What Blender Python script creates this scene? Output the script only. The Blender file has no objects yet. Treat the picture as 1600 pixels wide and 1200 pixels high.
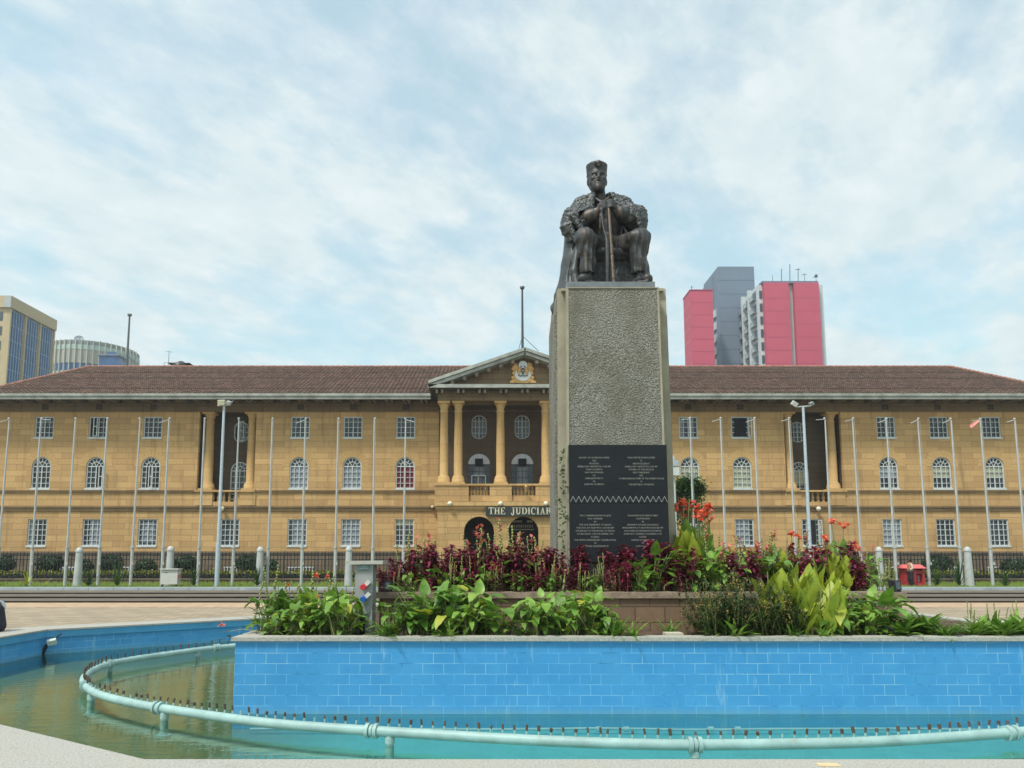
import bpy, math, random
import numpy as np
from mathutils import Vector, Matrix
from mathutils.geometry import tessellate_polygon
random.seed(7)
R=math.radians
scene=bpy.context.scene
COL=scene.collection
# ------------------------------------------------------------------ camera model
F_=1130.0; PX0=765.0; PY0=743.0; CAMZ=1.8; PITCH=math.atan(127/1130.0)
def ray(px,py):
    a=(px-PX0)/F_; b=-(py-PY0)/F_
    c,s=math.cos(PITCH),math.sin(PITCH)
    return Vector((a, c-b*s, s+b*c))
def P(px,py,Y):
    d=ray(px,py); t=Y/d.y
    return Vector((d.x*t,Y,CAMZ+d.z*t))
def G(px,py,z):
    d=ray(px,py); t=(z-CAMZ)/d.z
    return Vector((d.x*t,d.y*t,z))
def X(px,Y,py=740): return P(px,py,Y).x
def Z(py,Y): return P(PX0,py,Y).z
cd=bpy.data.cameras.new("camera"); cam=bpy.data.objects.new("camera",cd); COL.objects.link(cam)
cam.location=(0,0,CAMZ); cam.rotation_euler=(R(90)+PITCH,0,0)
cd.sensor_width=36; cd.lens=36*F_/1600; cd.shift_x=(800-PX0)/1600; cd.shift_y=(PY0-600)/1600
cd.clip_start=0.05; cd.clip_end=5000
scene.camera=cam
# ------------------------------------------------------------------ materials
def newmat(name):
    m=bpy.data.materials.new(name); m.use_nodes=True
    nt=m.node_tree; b=nt.nodes["Principled BSDF"]
    return m,nt,b
def N(nt,t,**kw):
    n=nt.nodes.new(t)
    for k,v in kw.items():
        if k.startswith('_'): setattr(n,k[1:],v)
        else: n.inputs[k.replace('__',' ')].default_value=v
    return n
def L(nt,a,b): nt.links.new(a,b)
def pos(nt): return nt.nodes.new('ShaderNodeNewGeometry').outputs['Position']
def objco(nt): return nt.nodes.new('ShaderNodeTexCoord').outputs['Object']
def mapping(nt,src,scale=(1,1,1),loc=(0,0,0)):
    m=nt.nodes.new('ShaderNodeMapping'); m.inputs['Scale'].default_value=scale; m.inputs['Location'].default_value=loc
    L(nt,src,m.inputs['Vector']); return m.outputs['Vector']
def noise(nt,src,scale,detail=4,rough=.6):
    n=nt.nodes.new('ShaderNodeTexNoise'); n.inputs['Scale'].default_value=scale; n.inputs['Detail'].default_value=detail; n.inputs['Roughness'].default_value=rough
    L(nt,src,n.inputs['Vector']); return n.outputs['Fac']
def ramp(nt,src,stops):
    r=nt.nodes.new('ShaderNodeValToRGB'); e=r.color_ramp.elements
    while len(e)<len(stops): e.new(0.5)
    for i,(p,c) in enumerate(stops):
        e[i].position=p; e[i].color=(*c,1) if len(c)==3 else c
    L(nt,src,r.inputs['Fac']); return r.outputs['Color']
def mix(nt,fac,a,b,mode='MIX'):
    m=nt.nodes.new('ShaderNodeMix'); m.data_type='RGBA'; m.blend_type=mode
    for sock,v in ((m.inputs[0],fac),(m.inputs[6],a),(m.inputs[7],b)):
        if isinstance(v,(int,float)): sock.default_value=v
        elif isinstance(v,tuple): sock.default_value=(*v,1) if len(v)==3 else v
        else: L(nt,v,sock)
    return m.outputs[2]
def math_(nt,op,a,b=0.0,clamp=False):
    m=nt.nodes.new('ShaderNodeMath'); m.operation=op; m.use_clamp=clamp
    for s,v in ((m.inputs[0],a),(m.inputs[1],b)):
        if isinstance(v,(int,float)): s.default_value=v
        else: L(nt,v,s)
    return m.outputs[0]
def bump(nt,b,h,strength=.3,dist=.02):
    n=nt.nodes.new('ShaderNodeBump'); n.inputs['Strength'].default_value=strength; n.inputs['Distance'].default_value=dist
    L(nt,h,n.inputs['Height']); L(nt,n.outputs['Normal'],b.inputs['Normal'])
MATS={}
def simple(name,col,rough=.6,metal=0.0,var=.15,scale=6,spec=None,bmp=0):
    if name in MATS: return MATS[name]
    m,nt,b=newmat(name)
    n=noise(nt,pos(nt),scale,5)
    lo=tuple(c*(1-var) for c in col); hi=tuple(min(1,c*(1+var)) for c in col)
    L(nt,ramp(nt,n,[(.3,lo),(.7,hi)]),b.inputs['Base Color'])
    b.inputs['Roughness'].default_value=rough; b.inputs['Metallic'].default_value=metal
    if spec is not None: b.inputs['Specular IOR Level'].default_value=spec
    if bmp: bump(nt,b,noise(nt,pos(nt),scale*8,3),bmp,.01)
    MATS[name]=m; return m
def xpy_z(nt):
    s=nt.nodes.new('ShaderNodeSeparateXYZ'); L(nt,pos(nt),s.inputs[0])
    a=math_(nt,'ADD',s.outputs[0],s.outputs[1])
    c=nt.nodes.new('ShaderNodeCombineXYZ'); L(nt,a,c.inputs[0]); L(nt,s.outputs[2],c.inputs[1])
    return c.outputs[0],s
def brick(nt,vec,bw,rh,mortar,c1,c2,cm,bias=0.0,offset=.5):
    t=nt.nodes.new('ShaderNodeTexBrick'); L(nt,vec,t.inputs['Vector'])
    t.offset=offset
    t.inputs['Scale'].default_value=1; t.inputs['Brick Width'].default_value=bw; t.inputs['Row Height'].default_value=rh
    t.inputs['Mortar Size'].default_value=mortar; t.inputs['Mortar Smooth'].default_value=.2; t.inputs['Bias'].default_value=bias
    t.inputs['Color1'].default_value=(*c1,1); t.inputs['Color2'].default_value=(*c2,1); t.inputs['Mortar'].default_value=(*cm,1)
    return t
def stone(name,c1,c2,cm,bw=1.55,rh=.41,mortar=.014,grime=.5,gcol=(.09,.065,.045)):
    m,nt,b=newmat(name); v,s=xpy_z(nt)
    # irregular block lengths: jitter x by row
    t=brick(nt,v,bw,rh,mortar,c1,c2,cm)
    n1=noise(nt,pos(nt),.35,5,.65)
    col=mix(nt,math_(nt,'MULTIPLY',ramp(nt,n1,[(.35,(0,0,0)),(.75,(1,1,1))]),.45),t.outputs['Color'],tuple(c*.62 for c in c1))
    # vertical run-off streaks
    n2=noise(nt,mapping(nt,pos(nt),(1.6,1.6,.16)),1.4,6,.65)
    st=ramp(nt,n2,[(.52,(0,0,0)),(.80,(1,1,1))])
    col=mix(nt,math_(nt,'MULTIPLY',st,grime),col,gcol)
    n3=noise(nt,pos(nt),9,4,.7)
    col=mix(nt,.22,col,ramp(nt,n3,[(.3,(.25,.2,.15)),(.7,(.8,.65,.4))]),'OVERLAY')
    L(nt,col,b.inputs['Base Color']); b.inputs['Roughness'].default_value=.9
    b.inputs['Specular IOR Level'].default_value=.2
    bump(nt,b,math_(nt,'SUBTRACT',math_(nt,'MULTIPLY',n3,.4),t.outputs['Fac']),.5,.02)
    MATS[name]=m; return m
STONE=stone('sandstone',(.62,.415,.20),(.46,.30,.145),(.27,.18,.10),grime=.55,mortar=.012)
STONE2=stone('weathered_shaded_sandstone',(.23,.17,.105),(.18,.135,.085),(.10,.07,.045),grime=.6,gcol=(.05,.04,.035))  # grime and the shade under the eaves both mixed into this darker tone
STONED=stone('shaded_recess_stone',(.115,.088,.062),(.10,.075,.055),(.07,.05,.035),bw=1.7,grime=.4,gcol=(.05,.04,.035))  # recess and loggia shade, with some dirt, put into the stone colour
STONEG=stone('plinth_stone',(.22,.17,.12),(.16,.13,.10),(.06,.05,.04),bw=1.2,rh=.4,grime=.7,gcol=(.04,.035,.03))
COLST=stone('column_stone',(.58,.39,.185),(.54,.36,.165),(.35,.22,.11),bw=30,rh=1.15,mortar=.01,grime=.3)
def glass_mat():
    m,nt,b=newmat('window_glass')
    n=noise(nt,pos(nt),.9,2)
    L(nt,ramp(nt,n,[(.35,(.012,.016,.022)),(.7,(.055,.07,.085))]),b.inputs['Base Color'])
    b.inputs['Roughness'].default_value=.08; b.inputs['Specular IOR Level'].default_value=.6
    b.inputs['IOR'].default_value=1.45
    n2=noise(nt,pos(nt),3,2); bump(nt,b,n2,.05,.02)
    return m
GLASS=glass_mat()
WHITE=simple('white_frame_paint',(.55,.58,.57),.5,var=.12,scale=3)
GUTTER=simple('pale_gutter_paint',(.31,.325,.29),.6,var=.35,scale=1.2)
DARKOPEN=simple('dark_interior',(.012,.012,.014),.9)
CURTW=simple('pale_curtain',(.26,.29,.33),.9,var=.25,scale=9)
CURTR=simple('maroon_curtain',(.16,.02,.035),.9,var=.3,scale=9)
BLIND=simple('cream_blind',(.36,.37,.26),.8,var=.1,scale=5)
def rooftile():
    m,nt,b=newmat('roof_tile')
    s=nt.nodes.new('ShaderNodeSeparateXYZ'); L(nt,pos(nt),s.inputs[0])
    c=nt.nodes.new('ShaderNodeCombineXYZ'); L(nt,s.outputs[0],c.inputs[0]); L(nt,s.outputs[1],c.inputs[1])
    t=brick(nt,c.outputs[0],.30,.42,.03,(.42,.28,.23),(.25,.165,.14),(.12,.085,.07),offset=.0)
    n=noise(nt,pos(nt),.5,6,.7)
    col=mix(nt,ramp(nt,n,[(.35,(0,0,0)),(.7,(.55,.55,.55))]),t.outputs['Color'],(.19,.15,.13))
    n2=noise(nt,pos(nt),7,3,.8)
    col=mix(nt,ramp(nt,n2,[(.57,(0,0,0)),(.68,(.75,.75,.75))]),col,(.60,.50,.43))
    L(nt,col,b.inputs['Base Color']); b.inputs['Roughness'].default_value=.85
    w=nt.nodes.new('ShaderNodeTexWave'); w.inputs['Scale'].default_value=1.05; L(nt,mapping(nt,pos(nt),(1,0,0)),w.inputs['Vector'])
    bump(nt,b,w.outputs['Fac'],.8,.08)
    return m
ROOF=rooftile()
METALW=simple('white_pole_paint',(.43,.45,.44),.45,var=.12,scale=2)
IRON=simple('black_iron',(.02,.02,.025),.6)
def foliage(name,c1,c2,c3=None,trans=.25,scale=2.5,rough=.45):
    m,nt,b=newmat(name)
    oi=nt.nodes.new('ShaderNodeObjectInfo')
    n=noise(nt,pos(nt),scale*3,3)
    r=math_(nt,'ADD',math_(nt,'MULTIPLY',n,.75),math_(nt,'MULTIPLY',oi.outputs['Random'],.25))
    stops=[(.25,c1),(.62,c2)]
    if c3: stops.append((.78,c3))
    col=ramp(nt,r,stops)
    L(nt,col,b.inputs['Base Color']); b.inputs['Roughness'].default_value=rough; b.inputs['Specular IOR Level'].default_value=.4
    tr=nt.nodes.new('ShaderNodeBsdfTranslucent'); L(nt,mix(nt,.5,col,mix(nt,1.0,col,(1.6,1.5,.5),'MULTIPLY')),tr.inputs['Color'])
    ms=nt.nodes.new('ShaderNodeMixShader'); ms.inputs[0].default_value=trans
    out=nt.nodes['Material Output']; L(nt,b.outputs[0],ms.inputs[1]); L(nt,tr.outputs[0],ms.inputs[2]); L(nt,ms.outputs[0],out.inputs['Surface'])
    return m
LEAF=foliage('broad_leaf',(.055,.14,.02),(.19,.34,.05),(.36,.48,.09))
LEAFY=foliage('yellow_leaf',(.20,.30,.035),(.42,.42,.05),(.5,.36,.07))
LEAFD=foliage('dark_leaf',(.015,.04,.012),(.05,.10,.025),(.09,.15,.04))
LEAFM=foliage('maroon_leaf',(.06,.010,.024),(.23,.03,.07),(.42,.09,.17),trans=.2,scale=4)
CANNAY=foliage('yellow_canna_leaf',(.20,.30,.03),(.48,.52,.05),(.60,.58,.08),scale=1.5)
def canna_leaf():
    m=foliage('yellow_canna_leaf',(.17,.27,.03),(.42,.47,.05),(.55,.54,.08),scale=1.5)
    nt=m.node_tree; r=[n for n in nt.nodes if n.type=='VALTORGB'][0]
    n=noise(nt,mapping(nt,pos(nt),(22,22,5)),4.0,3,.6); a=math_(nt,'ADD',math_(nt,'MULTIPLY',r.inputs[0].links[0].from_socket,.45),math_(nt,'MULTIPLY',n,.55)); L(nt,a,r.inputs[0]); return m
CANNAY=canna_leaf()
HEDGE=foliage('hedge_leaf',(.012,.035,.01),(.035,.075,.02),(.06,.11,.03),trans=.1)
HEDGEY=foliage('golden_hedge_leaf',(.10,.14,.015),(.34,.34,.04),(.5,.45,.05),trans=.15)
GRASS=foliage('grass_blade',(.12,.19,.04),(.28,.36,.07),(.42,.42,.13),trans=.2,scale=1)
FLOWER=foliage('orange_flower',(.60,.07,.04),(.82,.20,.12),(.88,.34,.24),trans=.3,scale=5)
FLOWERP=foliage('pink_flower',(.42,.07,.08),(.62,.20,.17),None,trans=.3,scale=5)
FLOWERY=foliage('small_yellow_flower',(.34,.20,.06),(.52,.36,.10),None,trans=.3)
STEM=foliage('plant_stem',(.12,.16,.05),(.25,.26,.10),None,trans=0)
STEMR=foliage('red_stem',(.12,.03,.03),(.22,.10,.07),None,trans=0)
SEED=foliage('seed_pod',(.16,.21,.05),(.34,.35,.11),None,trans=.1)
# ------------------------------------------------------------------ mesh builder
class MB:
    def __init__(s): s.v=[]; s.f=[]; s.m=[]; s.uv=[]; s.sm=[]
    def add(s,vs,fs,mi=0,uvs=None,smooth=False):
        o=len(s.v); s.v.extend([tuple(v) for v in vs])
        for k,f in enumerate(fs):
            s.f.append(tuple(i+o for i in f)); s.m.append(mi); s.sm.append(smooth)
            s.uv.append(uvs[k] if uvs else None)
    def poly(s,pts,mi=0,uv=None): s.add(pts,[tuple(range(len(pts)))],mi,[uv] if uv else None)
    def box(s,x0,x1,y0,y1,z0,z1,mi=0):
        if x0>x1:x0,x1=x1,x0
        if y0>y1:y0,y1=y1,y0
        if z0>z1:z0,z1=z1,z0
        v=[(x0,y0,z0),(x1,y0,z0),(x1,y1,z0),(x0,y1,z0),(x0,y0,z1),(x1,y0,z1),(x1,y1,z1),(x0,y1,z1)]
        s.add(v,[(0,3,2,1),(4,5,6,7),(0,1,5,4),(1,2,6,5),(2,3,7,6),(3,0,4,7)],mi)
    def obox(s,c,hx,hy,hz,M=None,mi=0):
        v=[]
        for dz in (-1,1):
            for dx,dy in ((-1,-1),(1,-1),(1,1),(-1,1)):
                p=Vector((dx*hx,dy*hy,dz*hz))
                if M: p=M@p
                v.append(Vector(c)+p)
        s.add(v,[(0,3,2,1),(4,5,6,7),(0,1,5,4),(1,2,6,5),(2,3,7,6),(3,0,4,7)],mi)
    def tube(s,pts,rad,n=8,mi=0,cap=True,closed=False):
        pts=[Vector(p) for p in pts]; k=len(pts)
        if not isinstance(rad,(list,tuple)): rad=[rad]*k
        vs=[]; up=Vector((0,0,1))
        d0=(pts[1]-pts[0]).normalized()
        if abs(d0.z)>.95: up=Vector((0,1,0))
        for i,p in enumerate(pts):
            if closed: d=(pts[(i+1)%k]-pts[i-1]).normalized()
            else: d=(pts[min(i+1,k-1)]-pts[max(i-1,0)]).normalized()
            a=d.cross(up)
            if a.length<1e-4: a=d.cross(Vector((1,0,0)))
            a.normalize(); b=a.cross(d)
            for j in range(n):
                t=2*math.pi*j/n
                vs.append(p+rad[i]*(math.cos(t)*a+math.sin(t)*b))
        fs=[]
        for i in range(k if closed else k-1):
            for j in range(n):
                i2=(i+1)%k
                fs.append((i*n+j,i*n+(j+1)%n,i2*n+(j+1)%n,i2*n+j))
        s.add(vs,fs,mi,smooth=True)
        if cap and not closed:
            s.add(vs[:n],[tuple(range(n-1,-1,-1))],mi); s.add(vs[-n:],[tuple(range(n))],mi)
    def lathe(s,cx,cy,prof,n=16,mi=0,smooth=True):
        vs=[];fs=[]
        for r,z in prof:
            for j in range(n):
                t=2*math.pi*j/n; vs.append((cx+r*math.cos(t),cy+r*math.sin(t),z))
        for i in range(len(prof)-1):
            for j in range(n):
                fs.append((i*n+j,i*n+(j+1)%n,(i+1)*n+(j+1)%n,(i+1)*n+j))
        s.add(vs,fs,mi,smooth=smooth)
        s.add(vs[:n],[tuple(range(n-1,-1,-1))],mi); s.add(vs[-n:],[tuple(range(n))],mi)
    def ball(s,c,r,n=10,mi=0,sq=(1,1,1)):
        vs=[];fs=[];m=n//2+1
        for i in range(m+1):
            a=math.pi*i/m
            for j in range(n):
                t=2*math.pi*j/n
                vs.append((c[0]+r*sq[0]*math.sin(a)*math.cos(t),c[1]+r*sq[1]*math.sin(a)*math.sin(t),c[2]-r*sq[2]*math.cos(a)))
        for i in range(m):
            for j in range(n): fs.append((i*n+j,i*n+(j+1)%n,(i+1)*n+(j+1)%n,(i+1)*n+j))
        s.add(vs,fs,mi,smooth=True)
    def prism(s,poly,y0,y1,mi=0):   # poly in (x,z), CCW seen from -Y
        n=len(poly); a=[(x,y0,z) for x,z in poly]; b=[(x,y1,z) for x,z in poly]
        s.add(a+b,[tuple(range(n)),tuple(range(2*n-1,n-1,-1))]+[(i,i+n,(i+1)%n+n,(i+1)%n) for i in range(n)],mi)
    def build(s,name,mats,parent=None,loc=None,smooth=False):
        if not isinstance(mats,(list,tuple)): mats=[mats]
        me=bpy.data.meshes.new(name)
        off=Vector((0,0,0))
        if parent is not None: off=wloc(parent)
        elif loc is not None: off=Vector(loc)
        me.from_pydata([(v[0]-off.x,v[1]-off.y,v[2]-off.z) for v in s.v],[],s.f)
        for m in mats: me.materials.append(m)
        me.polygons.foreach_set('material_index',s.m)
        me.polygons.foreach_set('use_smooth',[bool(x or smooth) for x in s.sm])
        if any(u is not None for u in s.uv):
            ul=me.uv_layers.new(name='UVMap'); k=0
            for fi,f in enumerate(s.f):
                for j in range(len(f)):
                    if s.uv[fi] is not None: ul.data[k].uv=s.uv[fi][j]
                    k+=1
        me.update()
        o=bpy.data.objects.new(name,me); COL.objects.link(o)
        if parent is not None: o.parent=parent
        elif loc is not None: o.location=loc
        return o
def wloc(o):
    v=Vector(o.location)
    while o.parent: o=o.parent; v+=Vector(o.location)
    return v
def tag(o,label=None,cat=None,group=None,kind=None):
    if label: o['label']=label
    if cat: o['category']=cat
    if group: o['group']=group
    if kind: o['kind']=kind
    return o
def thing(name,label,cat,loc=(0,0,0),group=None):
    o=bpy.data.objects.new(name,None); o.empty_display_size=.2; COL.objects.link(o); o.location=loc
    return tag(o,label,cat,group)
def structure(o): o['kind']='structure'; return o
KIDS={}
def copy_tree(o,parent=None):
    c=o.copy(); COL.objects.link(c)
    if parent is not None: c.parent=parent
    for ch in list(o.children): copy_tree(ch,c)
    return c
def ordw(i):
    W=['','first','second','third','fourth','fifth','sixth','seventh','eighth','ninth','tenth','eleventh','twelfth','thirteenth','fourteenth','fifteenth','sixteenth','seventeenth','eighteenth','nineteenth','twentieth']
    if i<=20: return W[i]
    T={2:'twenty',3:'thirty',4:'forty',5:'fifty'}[i//10]
    return (T[:-1]+'ieth') if i%10==0 else T+'-'+W[i%10]
def order(i,n):
    if i==0: return 'leftmost'
    if i==n-1: return 'rightmost'
    if i<=n//2: return ordw(i+1)+' from left'
    return ordw(n-i)+' from right'
# ================================================================== COURTHOUSE
FY=50.0; RY=51.5
CX=X(817,FY)
court=thing('courthouse','long three storey sandstone courthouse with brown tiled hipped roof and columned portico','courthouse',(CX,FY,.28))
zz=lambda py:Z(py,FY)
def outline(op,n=12):
    k,xa,xb,za,zb=op
    if k=='rect': return [(xa,za),(xb,za),(xb,zb),(xa,zb)]
    if k=='arch':
        r=(xb-xa)/2; cx=(xa+xb)/2; cz=zb-r
        return [(xa,za),(xb,za)]+[(cx+r*math.cos(math.pi*i/n),cz+r*math.sin(math.pi*i/n)) for i in range(n+1)]
    if k=='oval':
        r=(xb-xa)/2; cx=(xa+xb)/2; h=(zb-za)*.27
        b=[(cx-r*math.cos(math.pi*i/n),za+h-h*math.sin(math.pi*i/n)) for i in range(n+1)]
        t=[(cx+r*math.cos(math.pi*i/n),zb-h+h*math.sin(math.pi*i/n)) for i in range(n+1)]
        return b+t
def wall(mb,x0,x1,z0,z1,Y,ops,depth=.25,mi=0,reveal=True,n=12):
    xs=sorted(set([x0,x1]+[v for o in ops for v in (o[1],o[2]) if x0<v<x1]))
    zs=sorted(set([z0,z1]+[v for o in ops for v in (o[3],o[4]) if z0<v<z1]))
    for i in range(len(xs)-1):
        for j in range(len(zs)-1):
            cx=(xs[i]+xs[i+1])/2; cz=(zs[j]+zs[j+1])/2
            if any(o[1]<cx<o[2] and o[3]<cz<o[4] for o in ops): continue
            mb.poly([(xs[i],Y,zs[j]),(xs[i+1],Y,zs[j]),(xs[i+1],Y,zs[j+1]),(xs[i],Y,zs[j+1])],mi)
    for o in ops:
        ol=outline(o,n)
        k,xa,xb,za,zb=o; cx=(xa+xb)/2
        def fan(corner,pts):
            for a,b in zip(pts[:-1],pts[1:]): mb.poly([(corner[0],Y,corner[1]),(b[0],Y,b[1]),(a[0],Y,a[1])],mi)
        if k in('arch','oval'):
            arc=ol[-(n+1):]; h=n//2
            fan((xb,zb),arc[:h+1]); fan((xa,zb),arc[h:])
        if k=='oval':
            arc=ol[:n+1]; h=n//2
            fan((xa,za),arc[:h+1]); fan((xb,za),arc[h:])
        if reveal:
            m=len(ol)
            for i in range(m):
                a=ol[i]; b=ol[(i+1)%m]
                if abs(a[0]-b[0])+abs(a[1]-b[1])<1e-6: continue
                mb.poly([(a[0],Y,a[1]),(b[0],Y,b[1]),(b[0],Y+depth,b[1]),(a[0],Y+depth,a[1])],mi)
def ring(mb,ol,w,y0,y1,mi=0):
    cx=(min(p[0] for p in ol)+max(p[0] for p in ol))/2; cz=(min(p[1] for p in ol)+max(p[1] for p in ol))/2
    hw=(max(p[0] for p in ol)-min(p[0] for p in ol))/2; hh=(max(p[1] for p in ol)-min(p[1] for p in ol))/2
    inn=[(cx+(x-cx)*(1-w/hw),cz+(z-cz)*(1-w/hh)) for x,z in ol]
    m=len(ol)
    for i in range(m):
        j=(i+1)%m; a,b,c,d=ol[i],ol[j],inn[j],inn[i]
        if abs(a[0]-b[0])+abs(a[1]-b[1])<1e-6: continue
        mb.poly([(a[0],y0,a[1]),(b[0],y0,b[1]),(c[0],y0,c[1]),(d[0],y0,d[1])],mi)
        mb.poly([(d[0],y0,d[1]),(c[0],y0,c[1]),(c[0],y1,c[1]),(d[0],y1,d[1])],mi)
        mb.poly([(a[0],y0,a[1]),(a[0],y1,a[1]),(b[0],y1,b[1]),(b[0],y0,b[1])],mi)
def window(op,Y,cols,rows,curt=None,opened=None,parent=court,fw=.075,mw=.036,mat=None):
    k,xa,xb,za,zb=op; y=Y+.10
    fr=MB(); ol=outline(op); ring(fr,ol,fw,y-.04,y+.05)
    r=(xb-xa)/2; cx=(xa+xb)/2
    zt=zb
    if k=='arch': zt=zb-r
    z0=za+fw*.8; z1=zt-(fw if k=='rect' else 0)
    for i in range(1,cols):
        x=xa+(xb-xa)*i/cols
        a,b=z0,z1
        if k=='oval':
            h=(zb-za)*.27; q=math.sqrt(max(0,1-((x-cx)/r)**2)); a=za+h-h*q+.03; b=zb-h+h*q-.03
        w=mw*(1.7 if (i*2==cols) else 1)
        fr.box(x-w/2,x+w/2,y-.02,y+.03,a,b)
    for j in range(1,rows+(1 if k=='arch' else 0)):
        z=za+(zt-za)*j/rows; w=mw*(1.9 if (k=='arch' and j==rows) else 1)
        hx=r-fw*.6
        if k=='oval':
            h=(zb-za)*.27
            if z<za+h: hx=r*math.sqrt(max(.05,1-((za+h-z)/h)**2))-.04
            if z>zb-h: hx=r*math.sqrt(max(.05,1-((z-zb+h)/h)**2))-.04
        fr.box(cx-hx,cx+hx,y-.018,y+.028,z-w/2,z+w/2)
    if k=='arch':
        for i in range(1,6):
            a=math.pi*i/6; c,s=math.cos(a),math.sin(a)
            M=Matrix.Rotation(-a,3,'Y')
            rr=(r*.48+r*.96)/2
            fr.obox((cx+rr*c,y,zt+rr*s),(r*.48)/2,.02,mw/2,M)
        for i in range(8):
            a0=math.pi*i/8;a1=math.pi*(i+1)/8
            for q in(0,):
                A=[(cx+ra*math.cos(t),zt+ra*math.sin(t)) for ra,t in ((r*.46,a0),(r*.53,a0),(r*.53,a1),(r*.46,a1))]
                fr.poly([(p[0],y-.02,p[1]) for p in A])
        for a in (math.pi/3,2*math.pi/3):
            fr.obox((cx+r*.24*math.cos(a),y,zt+r*.24*math.sin(a)),r*.24,.02,mw/2,Matrix.Rotation(-a,3,'Y'))
    # projecting sill line
    if k!='oval' and Y==FY: fr.box(xa-.03,xb+.03,Y-.05,y-.045,za-.09,za+.03)
    w=fr.build('window',mat or WHITE,parent)
    pb=MB(); pb.add([(x,y+.06,z) for x,z in ol],[tuple(range(len(ol)))])
    pane=pb.build('pane',GLASS,w)
    if curt:
        cb=MB(); kind,mt,f0,f1,g0,g1=curt      # fraction ranges across and up
        xA=xa+.1+(xb-xa-.2)*f0; xB=xa+.1+(xb-xa-.2)*f1; zA=za+.06+(zt-za-.1)*g0; zB=za+.06+(zt-za-.1)*g1
        nseg=14 if kind=='curtain' else 1
        for i in range(nseg):
            u0=xA+(xB-xA)*i/nseg;u1=xA+(xB-xA)*(i+1)/nseg
            d0=.012*(i%2);d1=.012*((i+1)%2)
            cb.poly([(u0,y+.045+d0,zA),(u1,y+.045+d1,zA),(u1,y+.045+d1,zB),(u0,y+.045+d0,zB)])
        cb.build(kind,mt,w)
    if opened:
        f0,f1=opened; db=MB()
        db.box(xa+(xb-xa)*f0,xa+(xb-xa)*f1,y-.03,y+.05,z0,z1 if k!='oval' else z1-.35)
        db.build('open_gap',DARKOPEN,w)
        # casement leaf swung outwards
        sb=MB(); xl=xa+(xb-xa)*f1
        for q in (z0,(z0+z1)/2,z1-.05): sb.box(xl,xl+.28,Y-.28,Y-.25,q,q+.05)
        sb.box(xl,xl+.05,Y-.29,Y-.24,z0,z1); sb.box(xl+.24,xl+.29,Y-.29,Y-.24,z0,z1)
        sb.build('casement',WHITE,w)
    return w
def Xf(px,py=740): return P(px,py,FY).x
bays=[64,149,235,467,550,633,1078,1160,1389,1472,1555]
topw=[70,155,239,470,552,635,1076,1160,1384,1466,1549]
xb_=[Xf(p) for p in bays]
WW=1.32/2
zT0,zT1=zz(684),zz(651); zM0,zM1=zz(763.5),zz(714); zG0,zG1=zz(853),zz(811)
x_left=Xf(-22); x_right=2*CX-x_left
ops=[];
for x in xb_:
    ops+= [('rect',x-WW,x+WW,zT0,zT1),('arch',x-WW,x+WW,zM0,zM1),('rect',x-WW,x+WW,zG0,zG1)]
# side recesses with columns
RCS=[(Xf(308),Xf(397.5),[Xf(321.5),Xf(388.5)],Xf(362.5),(Xf(328.5),Xf(371.5))),
     (Xf(1228),Xf(1318),[Xf(1237.5),Xf(1306)],Xf(1264),(Xf(1257),Xf(1299)))]
zR0,zR1=zz(766),zz(643); zB0=zz(784)
for a,b,cols,wx,bal in RCS:
    ops.append(('rect',a,b,zR0,zR1)); ops.append(('rect',bal[0],bal[1],zB0,zR0-.12))
    ops.append(('rect',wx-WW,wx+WW,zG0,zG1))
# portico region on the main facade : behind portico, fewer cells needed
px0,px1=Xf(690),2*CX-Xf(690)
baysP=[Xf(748.5,700),Xf(816,700),2*CX-Xf(748.5,700)]
WP=WW*1.22
zP1=zz(709)
balz=Z(757,46.8)
for x in baysP:
    ops.append(('oval',x-.52,x+.52,zz(686),zz(649)))
    ops.append(('arch',x-.80,x+.80,balz-.9,zz(708.5)))
zTop=zz(626)
zBase=zz(862)
w1=MB(); wall(w1,x_left,x_right,zBase,zR1+.02,FY,ops)
w1.poly([(x_left,FY,.0),(x_left,FY,zTop),(x_left,FY+15,zTop),(x_left,FY+15,.0)][::-1]); w1.poly([(x_right,FY,.0),(x_right,FY+15,.0),(x_right,FY+15,zTop),(x_right,FY,zTop)])
w1.poly([(x_right,FY+15,0),(x_left,FY+15,0),(x_left,FY+15,zTop),(x_right,FY+15,zTop)])
w1.build('wall',STONE,court)
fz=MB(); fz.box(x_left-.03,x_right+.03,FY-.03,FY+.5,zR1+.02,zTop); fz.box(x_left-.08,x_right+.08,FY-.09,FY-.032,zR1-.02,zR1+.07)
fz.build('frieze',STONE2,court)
pl=MB(); pl.box(x_left-.12,x_right+.12,FY-.12,FY+.3,.1,zBase); pl.box(x_left-.16,x_right+.16,FY-.17,FY-.122,zBase-.12,zBase+.02); pl.build('plinth',STONEG,court)
portL,portR=Xf(690),2*CX-Xf(690)
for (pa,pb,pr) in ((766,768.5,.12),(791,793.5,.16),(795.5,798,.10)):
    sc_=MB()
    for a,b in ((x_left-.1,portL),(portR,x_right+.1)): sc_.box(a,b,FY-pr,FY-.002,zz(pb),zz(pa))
    sc_.build('string_course',STONE2,court)
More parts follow.
